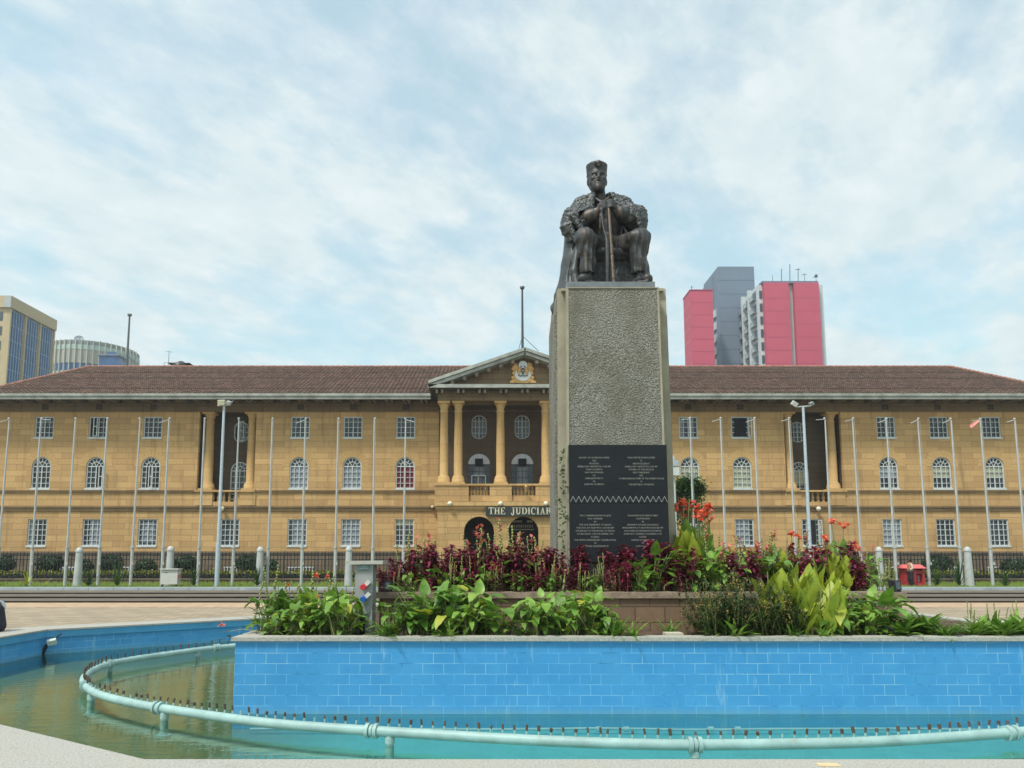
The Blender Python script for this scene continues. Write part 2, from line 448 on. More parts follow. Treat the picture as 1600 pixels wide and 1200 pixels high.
kinds={0:(None,None,('curtain',CURTW,0,.3,0,1)),1:(None,None,('curtain',CURTW,.3,1,0,1)),2:(None,None,('blind',CURTW,.1,.9,.1,.9)),
 3:(None,('curtain',CURTW,0,1,0,1),('curtain',CURTW,.2,.8,0,1)),4:(None,('curtain',CURTW,0,1,0,1),('curtain',CURTW,0,1,0,1)),5:(None,('curtain',CURTR,0,1,0,1),('blind',BLIND,0,1,.75,1)),
 6:(('curtain',CURTW,0,.25,0,1),('blind',BLIND,0,1,.4,1),None),7:(None,('blind',BLIND,0,1,0,1),('curtain',CURTW,0,.8,0,1)),
 8:(None,('blind',CURTW,0,1,.5,1),('curtain',CURTW,0,1,0,1)),9:(None,('blind',BLIND,0,1,.5,1),None),10:(None,('blind',BLIND,0,1,.5,1),None)}
for i,x in enumerate(xb_):
    a,b,c=kinds[i]
    window(('rect',x-WW,x+WW,zT0,zT1),FY,4,4,a,opened=(.2,.8) if i==7 else ((.1,.35) if i==1 else None))
    window(('arch',x-WW,x+WW,zM0,zM1),FY,4,4,b,opened=(.55,.78) if i==1 else ((.3,.5) if i==2 else None))
    window(('rect',x-WW,x+WW,zG0,zG1),FY,4,5,c)
    # ventilation grille in the frieze
    v=MB()
    for ii in range(3):
        for jj in range(3): v.box(x-.22+ii*.16,x-.10+ii*.16,FY-.045,FY-.033,zz(640)+jj*.13,zz(640)+.09+jj*.13)
    v.build('vent_grille',DARKOPEN,court)
    # arch ring of voussoirs slightly proud
    ar=MB(); r=WW; cz=zM1-r
    for q in range(12):
        a0=math.pi*q/12+.01;a1=math.pi*(q+1)/12-.01
        pts=[(x+rr*math.cos(t),cz+rr*math.sin(t)) for rr,t in ((r+.004,a0),(r+.5,a0),(r+.5,a1),(r+.004,a1))]
        ar.add([(p[0],FY-.012,p[1]) for p in pts]+[(p[0],FY-.001,p[1]) for p in pts],[(0,1,2,3),(0,4,5,1),(1,5,6,2),(2,6,7,3),(3,7,4,0)])
    ar.build('arch_surround',COLST,court)
COLPROF=lambda z0,z1,r:[(r*1.45,z0),(r*1.45,z0+.35),(r*1.35,z0+.36),(r*1.35,z0+.48),(r*1.12,z0+.56),(r*1.0,z0+.62),(r*1.0,z0+(z1-z0)*.4),(r*.86,z1-.75),(r*.98,z1-.72),(r*.98,z1-.66),(r*.86,z1-.63),(r*.88,z1-.42),(r*1.02,z1-.36),(r*1.0,z1-.30),(r*1.30,z1-.17),(r*1.35,z1-.15)]
def column(cx,cy,z0,z1,r,parent=court):
    mb=MB(); mb.lathe(cx,cy,COLPROF(z0,z1,r),20)
    mb.box(cx-r*1.42,cx+r*1.42,cy-r*1.42,cy+r*1.42,z1-.15,z1-.003)
    mb.box(cx-r*1.6,cx+r*1.6,cy-r*1.6,cy+r*1.6,z0+.002,z0+.13)
    return mb.build('column',COLST,parent)
def baluster_row(xa,xb,y,z0,z1,n,parent=court):
    for i in range(n):
        x=xa+(xb-xa)*(i+.5)/n; h=z1-z0; r=.11
        mb=MB(); mb.lathe(x,y,[(r,z0),(r,z0+.1*h),(r*.6,z0+.16*h),(r*1.15,z0+.38*h),(r*.95,z0+.5*h),(r*.45,z0+.75*h),(r*.6,z0+.85*h),(r,z0+.9*h),(r,z1)],10)
        mb.build('baluster',STONE,parent)
for k_,(a,b,cols,wx,bal) in enumerate(RCS):
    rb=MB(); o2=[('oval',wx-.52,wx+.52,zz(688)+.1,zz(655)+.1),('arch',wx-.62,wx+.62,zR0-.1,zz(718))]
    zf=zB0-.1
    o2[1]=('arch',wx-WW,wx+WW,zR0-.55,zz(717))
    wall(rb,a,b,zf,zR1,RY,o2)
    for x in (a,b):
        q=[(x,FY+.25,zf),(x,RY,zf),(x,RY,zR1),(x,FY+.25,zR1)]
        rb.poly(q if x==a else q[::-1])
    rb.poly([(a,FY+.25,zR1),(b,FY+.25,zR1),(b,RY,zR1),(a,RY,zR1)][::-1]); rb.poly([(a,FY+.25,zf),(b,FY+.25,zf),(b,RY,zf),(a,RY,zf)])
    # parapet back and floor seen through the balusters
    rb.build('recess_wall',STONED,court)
    window(o2[0],RY,4,4,opened=(.12,.5) if k_==0 else None,fw=.06); window(o2[1],RY,4,5,('blind',BLIND,0,1,.5,1) if k_ else None)
    for cx in cols: column(cx,FY+.45,zR0,zR1,.31)
    cp=MB(); cp.box(a-.1,b+.1,FY-.18,FY+.9,zR0-.12,zR0-.004); cp.build('parapet_coping',STONE,court)
    baluster_row(bal[0],bal[1],FY+.2,zB0+.02,zR0-.125,5)
    for cx in cols:
        pp=MB(); pp.box(cx-.55,cx+.55,FY-.07,FY-.003,zz(790),zR0-.125); pp.build('pedestal_block',STONE,court)
    window(('rect',wx-WW,wx+WW,zG0,zG1),FY,4,5,opened=(.45,.75) if k_ else None)
# gutters, soffit, brackets
EY=FY-1.45
zS=zz(627)
ex0,ex1=x_left-1.2,x_right+1.2
pL,pR=X(667,46.2),2*CX-X(667,46.2)
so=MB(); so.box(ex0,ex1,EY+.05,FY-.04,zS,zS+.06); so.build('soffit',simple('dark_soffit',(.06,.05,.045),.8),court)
g0,g1=Z(624,EY),Z(615.5,EY)
gu=MB()
for a,b in ((ex0,X(672,EY)),(2*CX-X(672,EY),ex1)):
    gu.box(a,b,EY-.10,EY+.05,g0,g0+(g1-g0)*.55); gu.box(a,b,EY-.18,EY+.05,g0+(g1-g0)*.56,g1)
gu.build('gutter',GUTTER,court)
BR=simple('bracket_stone',(.20,.16,.12),.85,var=.3,scale=2)
nb=int((ex1-ex0)/1.2)
for i in range(nb):
    x=ex0+.5+i*1.2
    if X(676,EY)<x<2*CX-X(676,EY): continue
    mb=MB()
    for d in (-.16,.16): mb.box(x+d-.09,x+d+.09,EY+.16,FY-.1,zS-.2,zS-.003)
    mb.build('bracket',BR,court)
# roof : hipped, tiles laid in stepped courses
zE=g1-.02; RYg=57.5; zRg=Z(574,RYg)
rx0=X(141,RYg,574); rx1=X(1484,RYg,576)
e0=X(-40,EY-.15,617); e1=2*CX-e0
rf=MB(); NR=30
def lerp(a,b,t): return a+(b-a)*t
def tile_slope(A,B,C,D,mi=0):   # A,B eave ends, D,C ridge ends; stepped rows
    A,B,C,D=map(Vector,(A,B,C,D)); nrm=(B-A).cross(D-A).normalized()
    for i in range(NR):
        t0=i/NR; t1=(i+1)/NR
        a=A.lerp(D,t0)+nrm*.13; b=B.lerp(C,t0)+nrm*.13; c=B.lerp(C,t1)+nrm*.0; d=A.lerp(D,t1)
        rf.poly([a,b,c,d],mi)
        rf.poly([A.lerp(D,t0),B.lerp(C,t0),b,a],mi)
byk=2*RYg-EY+.15
tile_slope((e0,EY-.15,zE),(e1,EY-.15,zE),(rx1,RYg,zRg),(rx0,RYg,zRg))
tile_slope((e1,EY-.15,zE),(e1,byk,zE),(rx1,RYg,zRg),(rx1,RYg,zRg))
tile_slope((e1,byk,zE),(e0,byk,zE),(rx0,RYg,zRg),(rx1,RYg,zRg))
tile_slope((e0,byk,zE),(e0,EY-.15,zE),(rx0,RYg,zRg),(rx0,RYg,zRg))
roof=rf.build('roof',ROOF,court)
rd=MB()
def ridge_line(a,b,n):
    a=Vector(a);b=Vector(b)
    for i in range(n):
        p=a.lerp(b,i/n); q=a.lerp(b,(i+1.08)/n); rd.tube([p,q],[.15,.12],8)
ridge_line((rx0,RYg,zRg+.03),(rx1,RYg,zRg+.03),150)
ridge_line((e0,EY-.15,zE+.05),(rx0,RYg,zRg+.05),26); ridge_line((e1,EY-.15,zE+.05),(rx1,RYg,zRg+.05),26)
rd.build('ridge_tiles',simple('ridge_tile',(.30,.14,.10),.8,var=.4,scale=2.5),roof)
# ------------------------------------------------------------------ portico
PY_=47.35; PW=46.9
pa,pb=X(684,PW),2*X(817,PW)-X(684,PW); pc=X(817,PW)
zcap=Z(628,PY_); zbal=Z(756,PY_-.45); zled=Z(784,PW); 
aw=.98
lo=MB(); lops=[('arch',c-aw,c+aw,.3,Z(807,PW)) for c in (X(748.5,PW,830),X(818,PW,830),X(888,PW,830))]
wall(lo,pa,pb,.25,zled,PW,lops,depth=.5)
for x,s in ((pa,1),(pb,-1)):
    q=[(x,PW,.2),(x,PW,zled),(x,FY,zled),(x,FY,.2)]; lo.poly(q if s>0 else q[::-1])
lo.poly([(pa,PW,zled),(pb,PW,zled),(pb,FY,zled),(pa,FY,zled)])
lo.poly([(pa,PW,zled-.15),(pb,PW,zled-.15),(pb,FY,zled-.15),(pa,FY,zled-.15)][::-1])
lo.build('portico_wall',STONE,court)
pi=MB(); wall(pi,pa+.1,pb-.1,.25,zled-.2,FY-.15,[]); pi.build('porch_back_wall',simple('porch_shade_dark',(.03,.026,.024),.8),court)  # shade of the enclosed porch put into a near-black wall colour
# archway lantern & notice board
lb=MB(); lx=X(729.5,PW+.3,845); lz=Z(850,PW+.3)
lb.lathe(lx,PW+.35,[(.06,lz-.35),(.09,lz-.2),(.12,lz+.05),(.14,lz+.1),(.04,lz+.3),(.02,lz+.4)],8); lb.build('porch_lantern',simple('lantern_metal',(.25,.27,.28),.4,.3),court)
nb_=MB(); bx,bz=X(818,FY-.3,820),Z(820,FY-.3)
for r_,(s_,e_) in enumerate([(-.75,-.1),(.25,.65)]): nb_.box(bx+s_,bx+e_,FY-.22,FY-.2,bz+.15,bz+.32)
for r_ in range(10): nb_.box(bx-.8+r_*.15,bx-.70+r_*.15,FY-.22,FY-.2,bz-.2+.02*(r_%2),bz+.02)
nb_.box(bx-.7,bx+.7,FY-.22,FY-.2,bz-.36,bz-.27)
nb_.build('notice_board',simple('pale_notice',(.5,.5,.48),.7),court)
ldg=MB(); ldg.box(pa-.18,pb+.18,PW-.2,PW-.003,Z(790.5,PW),Z(783,PW)); ldg.box(pa-.1,pb+.1,PW-.1,PW-.003,Z(796,PW),Z(791,PW))
ldg.build('balcony_cornice',STONE,court)
# balcony parapet: solid blocks under the columns, balusters between
cols=[X(693.8,PY_,690),X(716,PY_,690),X(782,PY_,690),X(852.5,PY_,690)]
pcx=X(817,PY_,690)
cols+= [2*pcx-c for c in cols[:2]][::-1]
zcope=zbal; zp0=zled+.002
seg=[(cols[0]-.55,cols[1]+.72),(cols[2]-.72,cols[2]+.72),(cols[3]-.72,cols[3]+.72),(cols[4]-.72,cols[5]+.55)]
for a,b in seg:
    mb=MB(); mb.box(a,b,PY_-.5,PY_+.4,zp0,zcope-.12); mb.build('balcony_pier',STONE,court)
cp=MB(); cp.box(seg[0][0]-.06,seg[3][1]+.06,PY_-.56,PY_+.45,zcope-.118,zcope); cp.build('balcony_coping',STONE,court)
for (a,b),(c,d) in zip(seg[:-1],seg[1:]):
    mb=MB(); mb.box(b+.002,c-.002,PY_-.35,PY_+.2,zp0,zp0+.42); mb.build('balcony_kerb',STONE,court)
    baluster_row(b+.05,c-.05,PY_-.1,zp0+.425,zcope-.12,6)
for c in cols: column(c,PY_,zcope+.003,zcap,.285)
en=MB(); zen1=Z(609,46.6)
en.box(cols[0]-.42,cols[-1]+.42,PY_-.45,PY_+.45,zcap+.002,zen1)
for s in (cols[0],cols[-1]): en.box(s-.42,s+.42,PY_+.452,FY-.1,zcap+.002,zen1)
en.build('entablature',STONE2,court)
cl=MB(); cl.box(cols[0]-.3,cols[-1]+.3,PY_+.455,FY-.03,zcap+.3,zcap+.35); cl.build('portico_ceiling',simple('portico_ceiling',(.20,.18,.15),.8),court)
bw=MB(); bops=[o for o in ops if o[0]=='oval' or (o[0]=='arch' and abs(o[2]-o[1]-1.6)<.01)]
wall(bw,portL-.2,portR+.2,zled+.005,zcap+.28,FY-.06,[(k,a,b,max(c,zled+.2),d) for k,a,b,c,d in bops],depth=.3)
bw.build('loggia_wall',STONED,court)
for c in baysP:
    window(('oval',c-.52,c+.52,zz(686),zz(649)),FY-.05,4,4,fw=.05,mw=.03)
    # french door below a pale fan panel
    z0,z1=zled+.2,zz(708.5); r=.8
    o=('arch',c-r,c+r,z0,z1); w=window(o,FY-.05,6,6,('curtain',CURTW,.25,.75,0,.95),fw=.05,mw=.03,mat=simple('steel_grille',(.06,.06,.07),.5))
    lu=MB(); zt=z1-r
    pts=[(c+.76*math.cos(math.pi*i/14),zt+.05+.76*math.sin(math.pi*i/14)*.95) for i in range(15)]
    lu.prism([pts[-1],pts[0]]+pts[1:-1],FY+.0,FY+.02); lu.build('fanlight_panel',simple('fan_panel_white',(.5,.52,.55),.6),w)
    ac=MB(); ac.box(c-.28,c+.28,FY-.16,FY+.02,zt-.05,zt+.42); ac.build('window_unit',DARKOPEN,w)
    if abs(c-baysP[0])<.1:
        dd=MB()
        for x_ in (c-.5,c-.05,c+.45): dd.box(x_-.035,x_+.035,FY-.12,FY-.08,z0,zt-.75)
        dd.box(c-.5,c+.45,FY-.12,FY-.08,zt-.8,zt-.72); dd.build('door_frame',WHITE,w)
# cornice and pediment
CYf=46.2
zc0,zc1=Z(605.5,CYf),Z(600,CYf)
cr=MB(); cr.box(pL,pR,CYf,PY_+.6,zc0,zc1-.004); cr.box(pL,pL+.9,PY_+.6,FY-1.5,zc0,zc1-.006); cr.box(pR-.9,pR,PY_+.6,FY-1.5,zc0,zc1-.006); cr.build('cornice',GUTTER,court)
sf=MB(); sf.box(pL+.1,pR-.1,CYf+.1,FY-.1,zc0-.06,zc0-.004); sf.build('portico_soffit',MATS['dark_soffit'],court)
nn=int((pR-pL-.6)/.62)
for i in range(9):
    x=pL+.75+(pR-pL-1.5)*i/8.0
    mb=MB()
    for d in (-.17,.17): mb.box(x+d-.08,x+d+.08,CYf+.2,PY_-.3,zc0-.3,zc0-.062)
    mb.build('bracket',BR,court)
apx=X(817,CYf,543); zap=Z(543,CYf); pmid=(pL+pR)/2
ty=PY_-.3
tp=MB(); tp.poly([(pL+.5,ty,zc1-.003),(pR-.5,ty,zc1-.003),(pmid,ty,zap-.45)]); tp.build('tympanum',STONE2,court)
def rake(x0,z0,x1,z1,th,y0,y1,mt,name):
    mb=MB(); d=Vector((x1-x0,0,z1-z0)).normalized(); n=Vector((-d.z,0,d.x))
    if n.z<0: n=-n
    a=Vector((x0,0,z0)); b=Vector((x1,0,z1))
    pl_=[(a.x,a.z),(b.x,b.z),(b.x-n.x*th,b.z-n.z*th),(a.x-n.x*th,a.z-n.z*th)]
    mb.prism(pl_ if x1<x0 else pl_[::-1],y0,y1); mb.build(name,mt,court)
zL0=zc1+.22
for sx in (-1,1):
    xe=pmid+sx*(pR-pL)/2
    rake(xe,zL0,pmid,zap,.20,CYf-.1,CYf+.12,GUTTER,'raking_cornice')
    rake(xe,zL0-.25,pmid,zap-.24,.20,CYf,ty+.1,GUTTER,'raking_cornice')
    rake(xe,zL0-.02,pmid,zap-.02,.08,CYf+.12,RYg-.5,ROOF,'portico_roof')
    for i in range(1,8):
        t=i/8.0; x=lerp(xe,pmid,t); z=lerp(zL0,zap,t)-.47
        mb=MB(); mb.box(x-.11,x+.11,CYf+.12,ty-.003,z-.26,z); mb.build('bracket',BR,court)
# crest on the pediment
GOLD=simple('gold_paint',(.66,.40,.14),.5,.0,var=.25,scale=8)
cy=ty-.1
def cp_(px,py): q=P(px,py,cy); return q.x,q.z
cr_=MB()
def disc(mb,px,py,rx,rz,y0,y1,n=28,mi=0):
    x,z=cp_(px,py); k=cy/F_
    pts=[(x+rx*k*math.cos(2*math.pi*i/n),z+rz*k*math.sin(2*math.pi*i/n)) for i in range(n)]
    mb.prism(pts,y0,y1,mi)
crest=MB()
bz=[cp_(*q) for q in [(797,598),(837,598),(837,595),(833.5,594),(835,591),(831,587),(834,584),(832,578),(834,576),(831,570),(829,567),(825,566.5),(823,572),(820,576),(812,576),(810,573),(808,567),(804,569),(801,572),(800.5,576),(802,579),(801,584),(803,588),(799,591),(800.5,594),(797,595)]]
crest.prism(bz,cy,cy+.08)
for q in [(804,570),(801.5,576.5),(802.5,583),(801,590),(829,570),(832,577),(831,583),(832.5,590),(827,595),(806,595)]:
    x,z=cp_(*q); crest.ball((x,cy-.02,z),.11,8)
cro=crest.build('crest',GOLD,court)
d1=MB(); disc(d1,817,585.5,12.6,10,cy-.06,cy-.003); disc(d1,817,571,7,7,cy-.08,cy-.063); d1.build('medallion',simple('white_enamel',(.68,.72,.74),.4,var=.03),cro)
sh=MB()
x,z=cp_(817,580); k=cy/F_
sh.prism([(x-3*k,z-1*k),(x,z-7.5*k),(x+3*k,z-1*k),(x+2.6*k,z+3.5*k),(x,z+5*k),(x-2.6*k,z+3.5*k)],cy-.13,cy-.085,0)
sh.prism([(x-2.9*k,z-.6*k),(x+2.9*k,z-.6*k),(x+2.9*k,z+1.2*k),(x-2.9*k,z+1.2*k)],cy-.14,cy-.131,1)
sh.prism([(x-2*k,z-4*k),(x+2*k,z-4*k),(x+2.6*k,z-1.5*k),(x-2.6*k,z-1.5*k)],cy-.14,cy-.131,2)
sh.ball((x,cy-.15,z+.3*k),.05,8,3)
for s in (-1,1):
    sh.obox((x+s*4*k,cy-.11,z+5*k),.03,.01,.16,Matrix.Rotation(-s*.6,3,'Y'),0)
sh.build('shield',[simple('crest_black',(.02,.02,.02),.4),simple('crest_red',(.4,.04,.03),.4),simple('crest_green',(.05,.18,.08),.4),MATS['white_enamel']],cro)
for s in (-1,1):
    li=MB(); 
    li.tube([(x+s*7.5*k,cy-.11,z-5*k),(x+s*6.2*k,cy-.12,z-1*k),(x+s*5.5*k,cy-.12,z+2.5*k)],[.06,.09,.07],8)
    li.ball((x+s*5.2*k,cy-.13,z+3.6*k),.085,8)
    li.tube([(x+s*5.6*k,cy-.12,z+1.6*k),(x+s*3.2*k,cy-.15,z+2*k)],[.045,.03],6)
    li.tube([(x+s*6*k,cy-.12,z-1*k),(x+s*3.5*k,cy-.15,z-1.5*k)],[.045,.03],6)
    li.tube([(x+s*7.3*k,cy-.1,z-4*k),(x+s*9*k,cy-.1,z-1*k),(x+s*8*k,cy-.1,z+3*k)],[.03,.025,.03],6)
    li.tube([(x+s*7*k,cy-.1,z-5*k),(x+s*5*k,cy-.12,z-6.5*k)],[.05,.04],6)
    li.build('lion_supporter',GOLD,cro)
rb=MB(); rb.prism([(x-8*k,z-8*k),(x-4*k,z-9.5*k),(x,z-8.6*k),(x+4*k,z-9.5*k),(x+8*k,z-8*k),(x+7.5*k,z-5.8*k),(x+4*k,z-7.4*k),(x,z-6.6*k),(x-4*k,z-7.4*k),(x-7.5*k,z-5.8*k)],cy-.12,cy-.085)
rb.build('motto_ribbon',simple('ribbon_grey',(.16,.19,.20),.5,var=.4,scale=12),cro)
# globe lamps
for px,py,Yl in ((703,787,PW-.25),(782,787,PW-.25),(853,787,PW-.25),(347,795,FY-.35),(1279,795,FY-.35),(675.5,792,FY-.4)):
    s=.62 if px==675.5 else 1
    q=P(px,py,Yl); mb=MB(); mb.ball(q,.165*s,14); gl=mb.build('globe_lamp',simple('globe_glass',(.72,.68,.52),.3,var=.05),court)
    m2=MB(); m2.box(q.x-.1,q.x+.1,q.y+.1,q.y+.25,q.z-.09,q.z+.02); m2.build('lamp_bracket',IRON,gl)
q=P(822,762,PY_-.75); mb=MB(); mb.lathe(q.x,q.y,[(.05,q.z-.3),(.08,q.z-.15),(.11,q.z),(.13,q.z+.04),(.03,q.z+.2)],8); mb.build('balcony_lantern',simple('brass_lantern',(.5,.35,.12),.3,.4),court)
# name board with serif letters
sx0,sx1=X(759,PW-.2,800),2*pc-X(759,PW-.2,800)
sz0,sz1=Z(806.5,PW-.2),Z(791.5,PW-.2)
sb=MB(); sb.box(sx0,sx1,PW-.26,PW-.11,sz0,sz1); sign=sb.build('name_board',simple('dark_sign_board',(.022,.03,.03),.5),court)
def serif(ch):
    T=.20; t=.09; s=.08   # stem, thin, serif thickness
    r=lambda a,b,c,d:[(a,c),(b,c),(b,d),(a,d)]
    def arc(cx,cz,ro,ri,a0,a1,sx=1,n=12):
        out=[]
        for i in range(n):
            u=a0+(a1-a0)*i/n; v=a0+(a1-a0)*(i+1)/n
            out.append([(cx+ri[0]*math.cos(u),cz+ri[1]*math.sin(u)),(cx+ro[0]*math.cos(u),cz+ro[1]*math.sin(u)),(cx+ro[0]*math.cos(v),cz+ro[1]*math.sin(v)),(cx+ri[0]*math.cos(v),cz+ri[1]*math.sin(v))])
        return out
    pi=math.pi
    if ch=='T': return .86,[r(.33,.53,0,1-t),r(.2,.66,0,s),r(0,.86,1-t,1),r(0,.07,.74,1-t),r(.79,.86,.74,1-t)]
    if ch=='H': return .94,[r(.1,.3,0,1),r(.64,.84,0,1),r(.3,.64,.46,.55),r(0,.4,0,s),r(0,.4,1-s,1),r(.54,.94,0,s),r(.54,.94,1-s,1)]
    if ch=='E': return .80,[r(.1,.3,0,1),r(0,.78,0,t),r(0,.74,1-t,1),r(.3,.58,.46,.55),r(.71,.79,t,.28),r(.67,.74,.74,1-t),r(.53,.58,.36,.65)]
    if ch=='J': return .66,[r(.3,.5,.1,1),r(.16,.64,1-s,1)]+arc(.25,.1,(.25,.25),(.06,.16),pi,2*pi)+[r(-.03,.13,.06,.22)]
    if ch=='U': return .92,[r(.1,.3,.3,1),r(.66,.76,.3,1),r(0,.42,1-s,1),r(.54,.9,1-s,1)]+arc(.43,.3,(.33,.32),(.14,.22),pi,2*pi)
    if ch=='D': return .92,[r(.1,.3,0,1),r(0,.4,0,s),r(0,.4,1-s,1)]+arc(.36,.5,(.54,.5),(.34,.42),-pi/2,pi/2)
    if ch=='I': return .42,[r(.1,.3,0,1),r(0,.4,0,s),r(0,.4,1-s,1)]
    if ch=='C': return .88,arc(.46,.5,(.46,.52),(.26,.44),pi*.28,pi*1.72)+[r(.74,.82,.66,.96)]
    if ch=='A': return .94,[[(.12,0),(.22,0),(.50,.86),(.46,1)],[(.60,0),(.82,0),(.53,1),(.42,1)],r(.27,.62,.3,.38),r(0,.33,0,s),r(.5,.94,0,s)]
    if ch=='R': return .92,[r(.1,.3,0,1),r(0,.4,0,s),r(0,.3,1-s,1)]+arc(.34,.75,(.44,.25),(.24,.17),-pi/2,pi/2)+[[(.42,.5),(.72,0),(.94,0),(.60,.52)]]
    if ch=='Y': return .90,[[(.05,1),(.27,1),(.52,.45),(.38,.45)],[(.62,1),(.76,1),(.52,.45),(.44,.45)],r(.36,.54,0,.47),r(.24,.66,0,s),r(0,.36,1-s,1),r(.54,.9,1-s,1)]
    return .5,[]
H=(sz1-sz0)*.74; txt="THE JUDICIARY"
word=[]; cur=0
for ch in txt:
    if ch==' ': cur+=.9; continue
    w,pl2=serif(ch); word.append((cur,pl2)); cur+=w+.10
sc=(sx1-sx0-.36)/cur
lt=MB(); bz0=sz0+(sz1-sz0)*.17
for c0,pls in word:
    for p in pls:
        q=[(sx0+.18+(c0+a)*sc,bz0+b*H) for a,b in p]
        ar=sum(q[i][0]*q[(i+1)%4][1]-q[(i+1)%4][0]*q[i][1] for i in range(4))
        if ar<0: q=q[::-1]
        lt.prism(q,PW-.30,PW-.262)
lt.build('lettering',simple('cream_lettering',(.62,.58,.42),.5),sign)
# basement grilles low on the plinth
for px in (100,188,370,394,470,1075,1160,1290,1395,1480,1560):
    x=Xf(px,895); mb=MB()
    for i in range(9): mb.box(x-.8+i*.2,x-.76+i*.2,FY-.17,FY-.13,.45,1.05)
    mb.box(x-.85,x+.9,FY-.18,FY-.125,1.05,1.12); mb.box(x-.85,x+.9,FY-.18,FY-.125,.4,.45); mb.build('basement_grille',WHITE,court)
# roof-top items are separate things
def mast(px,py0,py1,Y,r,label,mt):
    a=P(px,py1,Y); b=P(px,py0,Y); t=thing('roof_mast',label,'mast',(a.x,Y,a.z))
    mb=MB(); mb.tube([(a.x,Y,a.z),(a.x,Y,b.z-.1)],[r,r*.7],8); mb.build('pole',mt,t)
    m2=MB(); m2.lathe(a.x,Y,[(r*1.6,b.z-.2),(r*1.9,b.z-.05),(r*.4,b.z)],8); m2.build('finial',mt,t)
    m3=MB(); m3.tube([(a.x,Y,a.z+.9),(a.x+1.1,Y+.2,a.z-.1)],.02,5); m3.tube([(a.x,Y,a.z+.9),(a.x-.3,Y+.4,a.z-.1)],.02,5); m3.build('stay',mt,t)
mast(816.5,447,545,FY-2,.09,'dark bare flag mast rising from the pediment peak above the crest',simple('dark_mast',(.05,.055,.06),.5))
mast(198,490,573,RYg,.10,'dark bare mast on the roof ridge in front of the round building',simple('grey_mast',(.10,.12,.12),.5))
q=P(283,572,RYg+.8); t=thing('water_tank','low black plastic water tank behind the left part of the tiled ridge','tank',(q.x,q.y,q.z-.4))
mb=MB(); mb.lathe(q.x,q.y,[(.75,q.z-.5),(.78,q.z+.05),(.7,q.z+.12),(.3,q.z+.3),(.2,q.z+.38),(.05,q.z+.4)],20); mb.build('tank_body',simple('black_plastic',(.02,.02,.022),.4),t)
mb=MB(); mb.box(q.x-.9,q.x+.9,q.y-.5,q.y+.5,q.z+.10,q.z+.14); mb.build('tank_frame',IRON,t)
a=P(263,572,RYg+.3); t=thing('roof_antenna','thin small roof antenna beside the black water tank','antenna',a)
mb=MB(); h=P(263,548,RYg+.3).z; mb.tube([a,(a.x,a.y,h)],.025,5); mb.tube([(a.x-.25,a.y,h-.05),(a.x+.25,a.y,h-.12)],.02,5); mb.tube([(a.x-.35,a.y,h-1.0),(a.x-.35,a.y,a.z),],.02,5); mb.tube([(a.x-.35,a.y,h-1.0),(a.x+.8,a.y,h-1.0)],.02,5)
mb.build('aerial_rods',simple('aerial_grey',(.25,.25,.25),.5),t)
# ================================================================== BACKGROUND BUILDINGS
def tower_box(px0,px1,pytop,Y,depth,mt,parent,name='wall',zb=0):
    a=P(px0,560,Y).x; b=P(px1,560,Y).x; z=P(px0,pytop,Y).z
    mb=MB(); mb.box(a,b,Y,Y+depth,zb,z); return mb.build(name,mt,parent),a,b,z
# ---- beige office block at far left
Y1=150.; xL=P(22,480,Y1).x-1.0; zt=P(22,463,Y1).z; Y2=167.
for k_ in range(400):
    if P(88,503,150+k_*.1).z>zt: Y2=150+k_*.1-1.6; break
ob=thing('office_building','tall beige office block with blue glass bays at the far left edge','building',(xL-8,Y1+8,0))
BEIGE=simple('beige_render',(.50,.40,.23),.8,var=.08,scale=.3)
BLUEG=simple('blue_glass',(.035,.10,.25),.25,.0,var=.35,scale=.5)
mb=MB(); mb.box(xL-25,xL-.05,Y1,Y2,0,zt-2.6); mb.build('wall',BEIGE,ob)
mb=MB(); mb.box(xL-25,xL+.6,Y1-.5,Y2+.5,zt-2.58,zt); mb.build('parapet',BEIGE,ob)
mb=MB(); mb.box(xL-.9,xL+.62,Y1-.56,Y1-.503,zt-2.6,zt-.1); mb.build('corner_panel',simple('grey_panel',(.4,.42,.42),.6),ob)
bay=(Y2-Y1)/3
for i in range(3):
    y0=Y1+.55+i*bay; y1=Y1+(i+1)*bay-.35
    mb=MB(); mb.poly([(xL+.02,y1,0),(xL+.02,y0,0),(xL+.02,y0,zt-2.8),(xL+.02,y1,zt-2.8)][::-1])
    gb=mb.build('glazed_bay',BLUEG,ob)
    mm=MB(); z=zt-2.8
    k=0
    while z>5:
        mm.box(xL+.03,xL+.14,y0,y1,z-.12,z); z-=3.22
    for j in range(1,5): y=y0+(y1-y0)*j/5; mm.box(xL+.03,xL+.25,y-.07,y+.07,5,zt-2.8)
    mm.build('mullions',simple('pale_blue_frame',(.25,.36,.48),.5),gb)
for i in range(4):
    y=Y1+i*bay; mb=MB(); mb.box(xL-.04,xL+.4,y,y+.4,0,zt-2.6); mb.build('fin',BEIGE,ob)
z=zt-3.2
while z>8:
    for u_,v_ in ((1.9,1.2),(5.5,3.6)): mb=MB(); mb.box(xL-u_,xL-v_,Y1-.06,Y1-.01,z-2.2,z-.2); mb.build('window',simple('slate_glass',(.06,.07,.08),.4),ob)
    z-=3.22
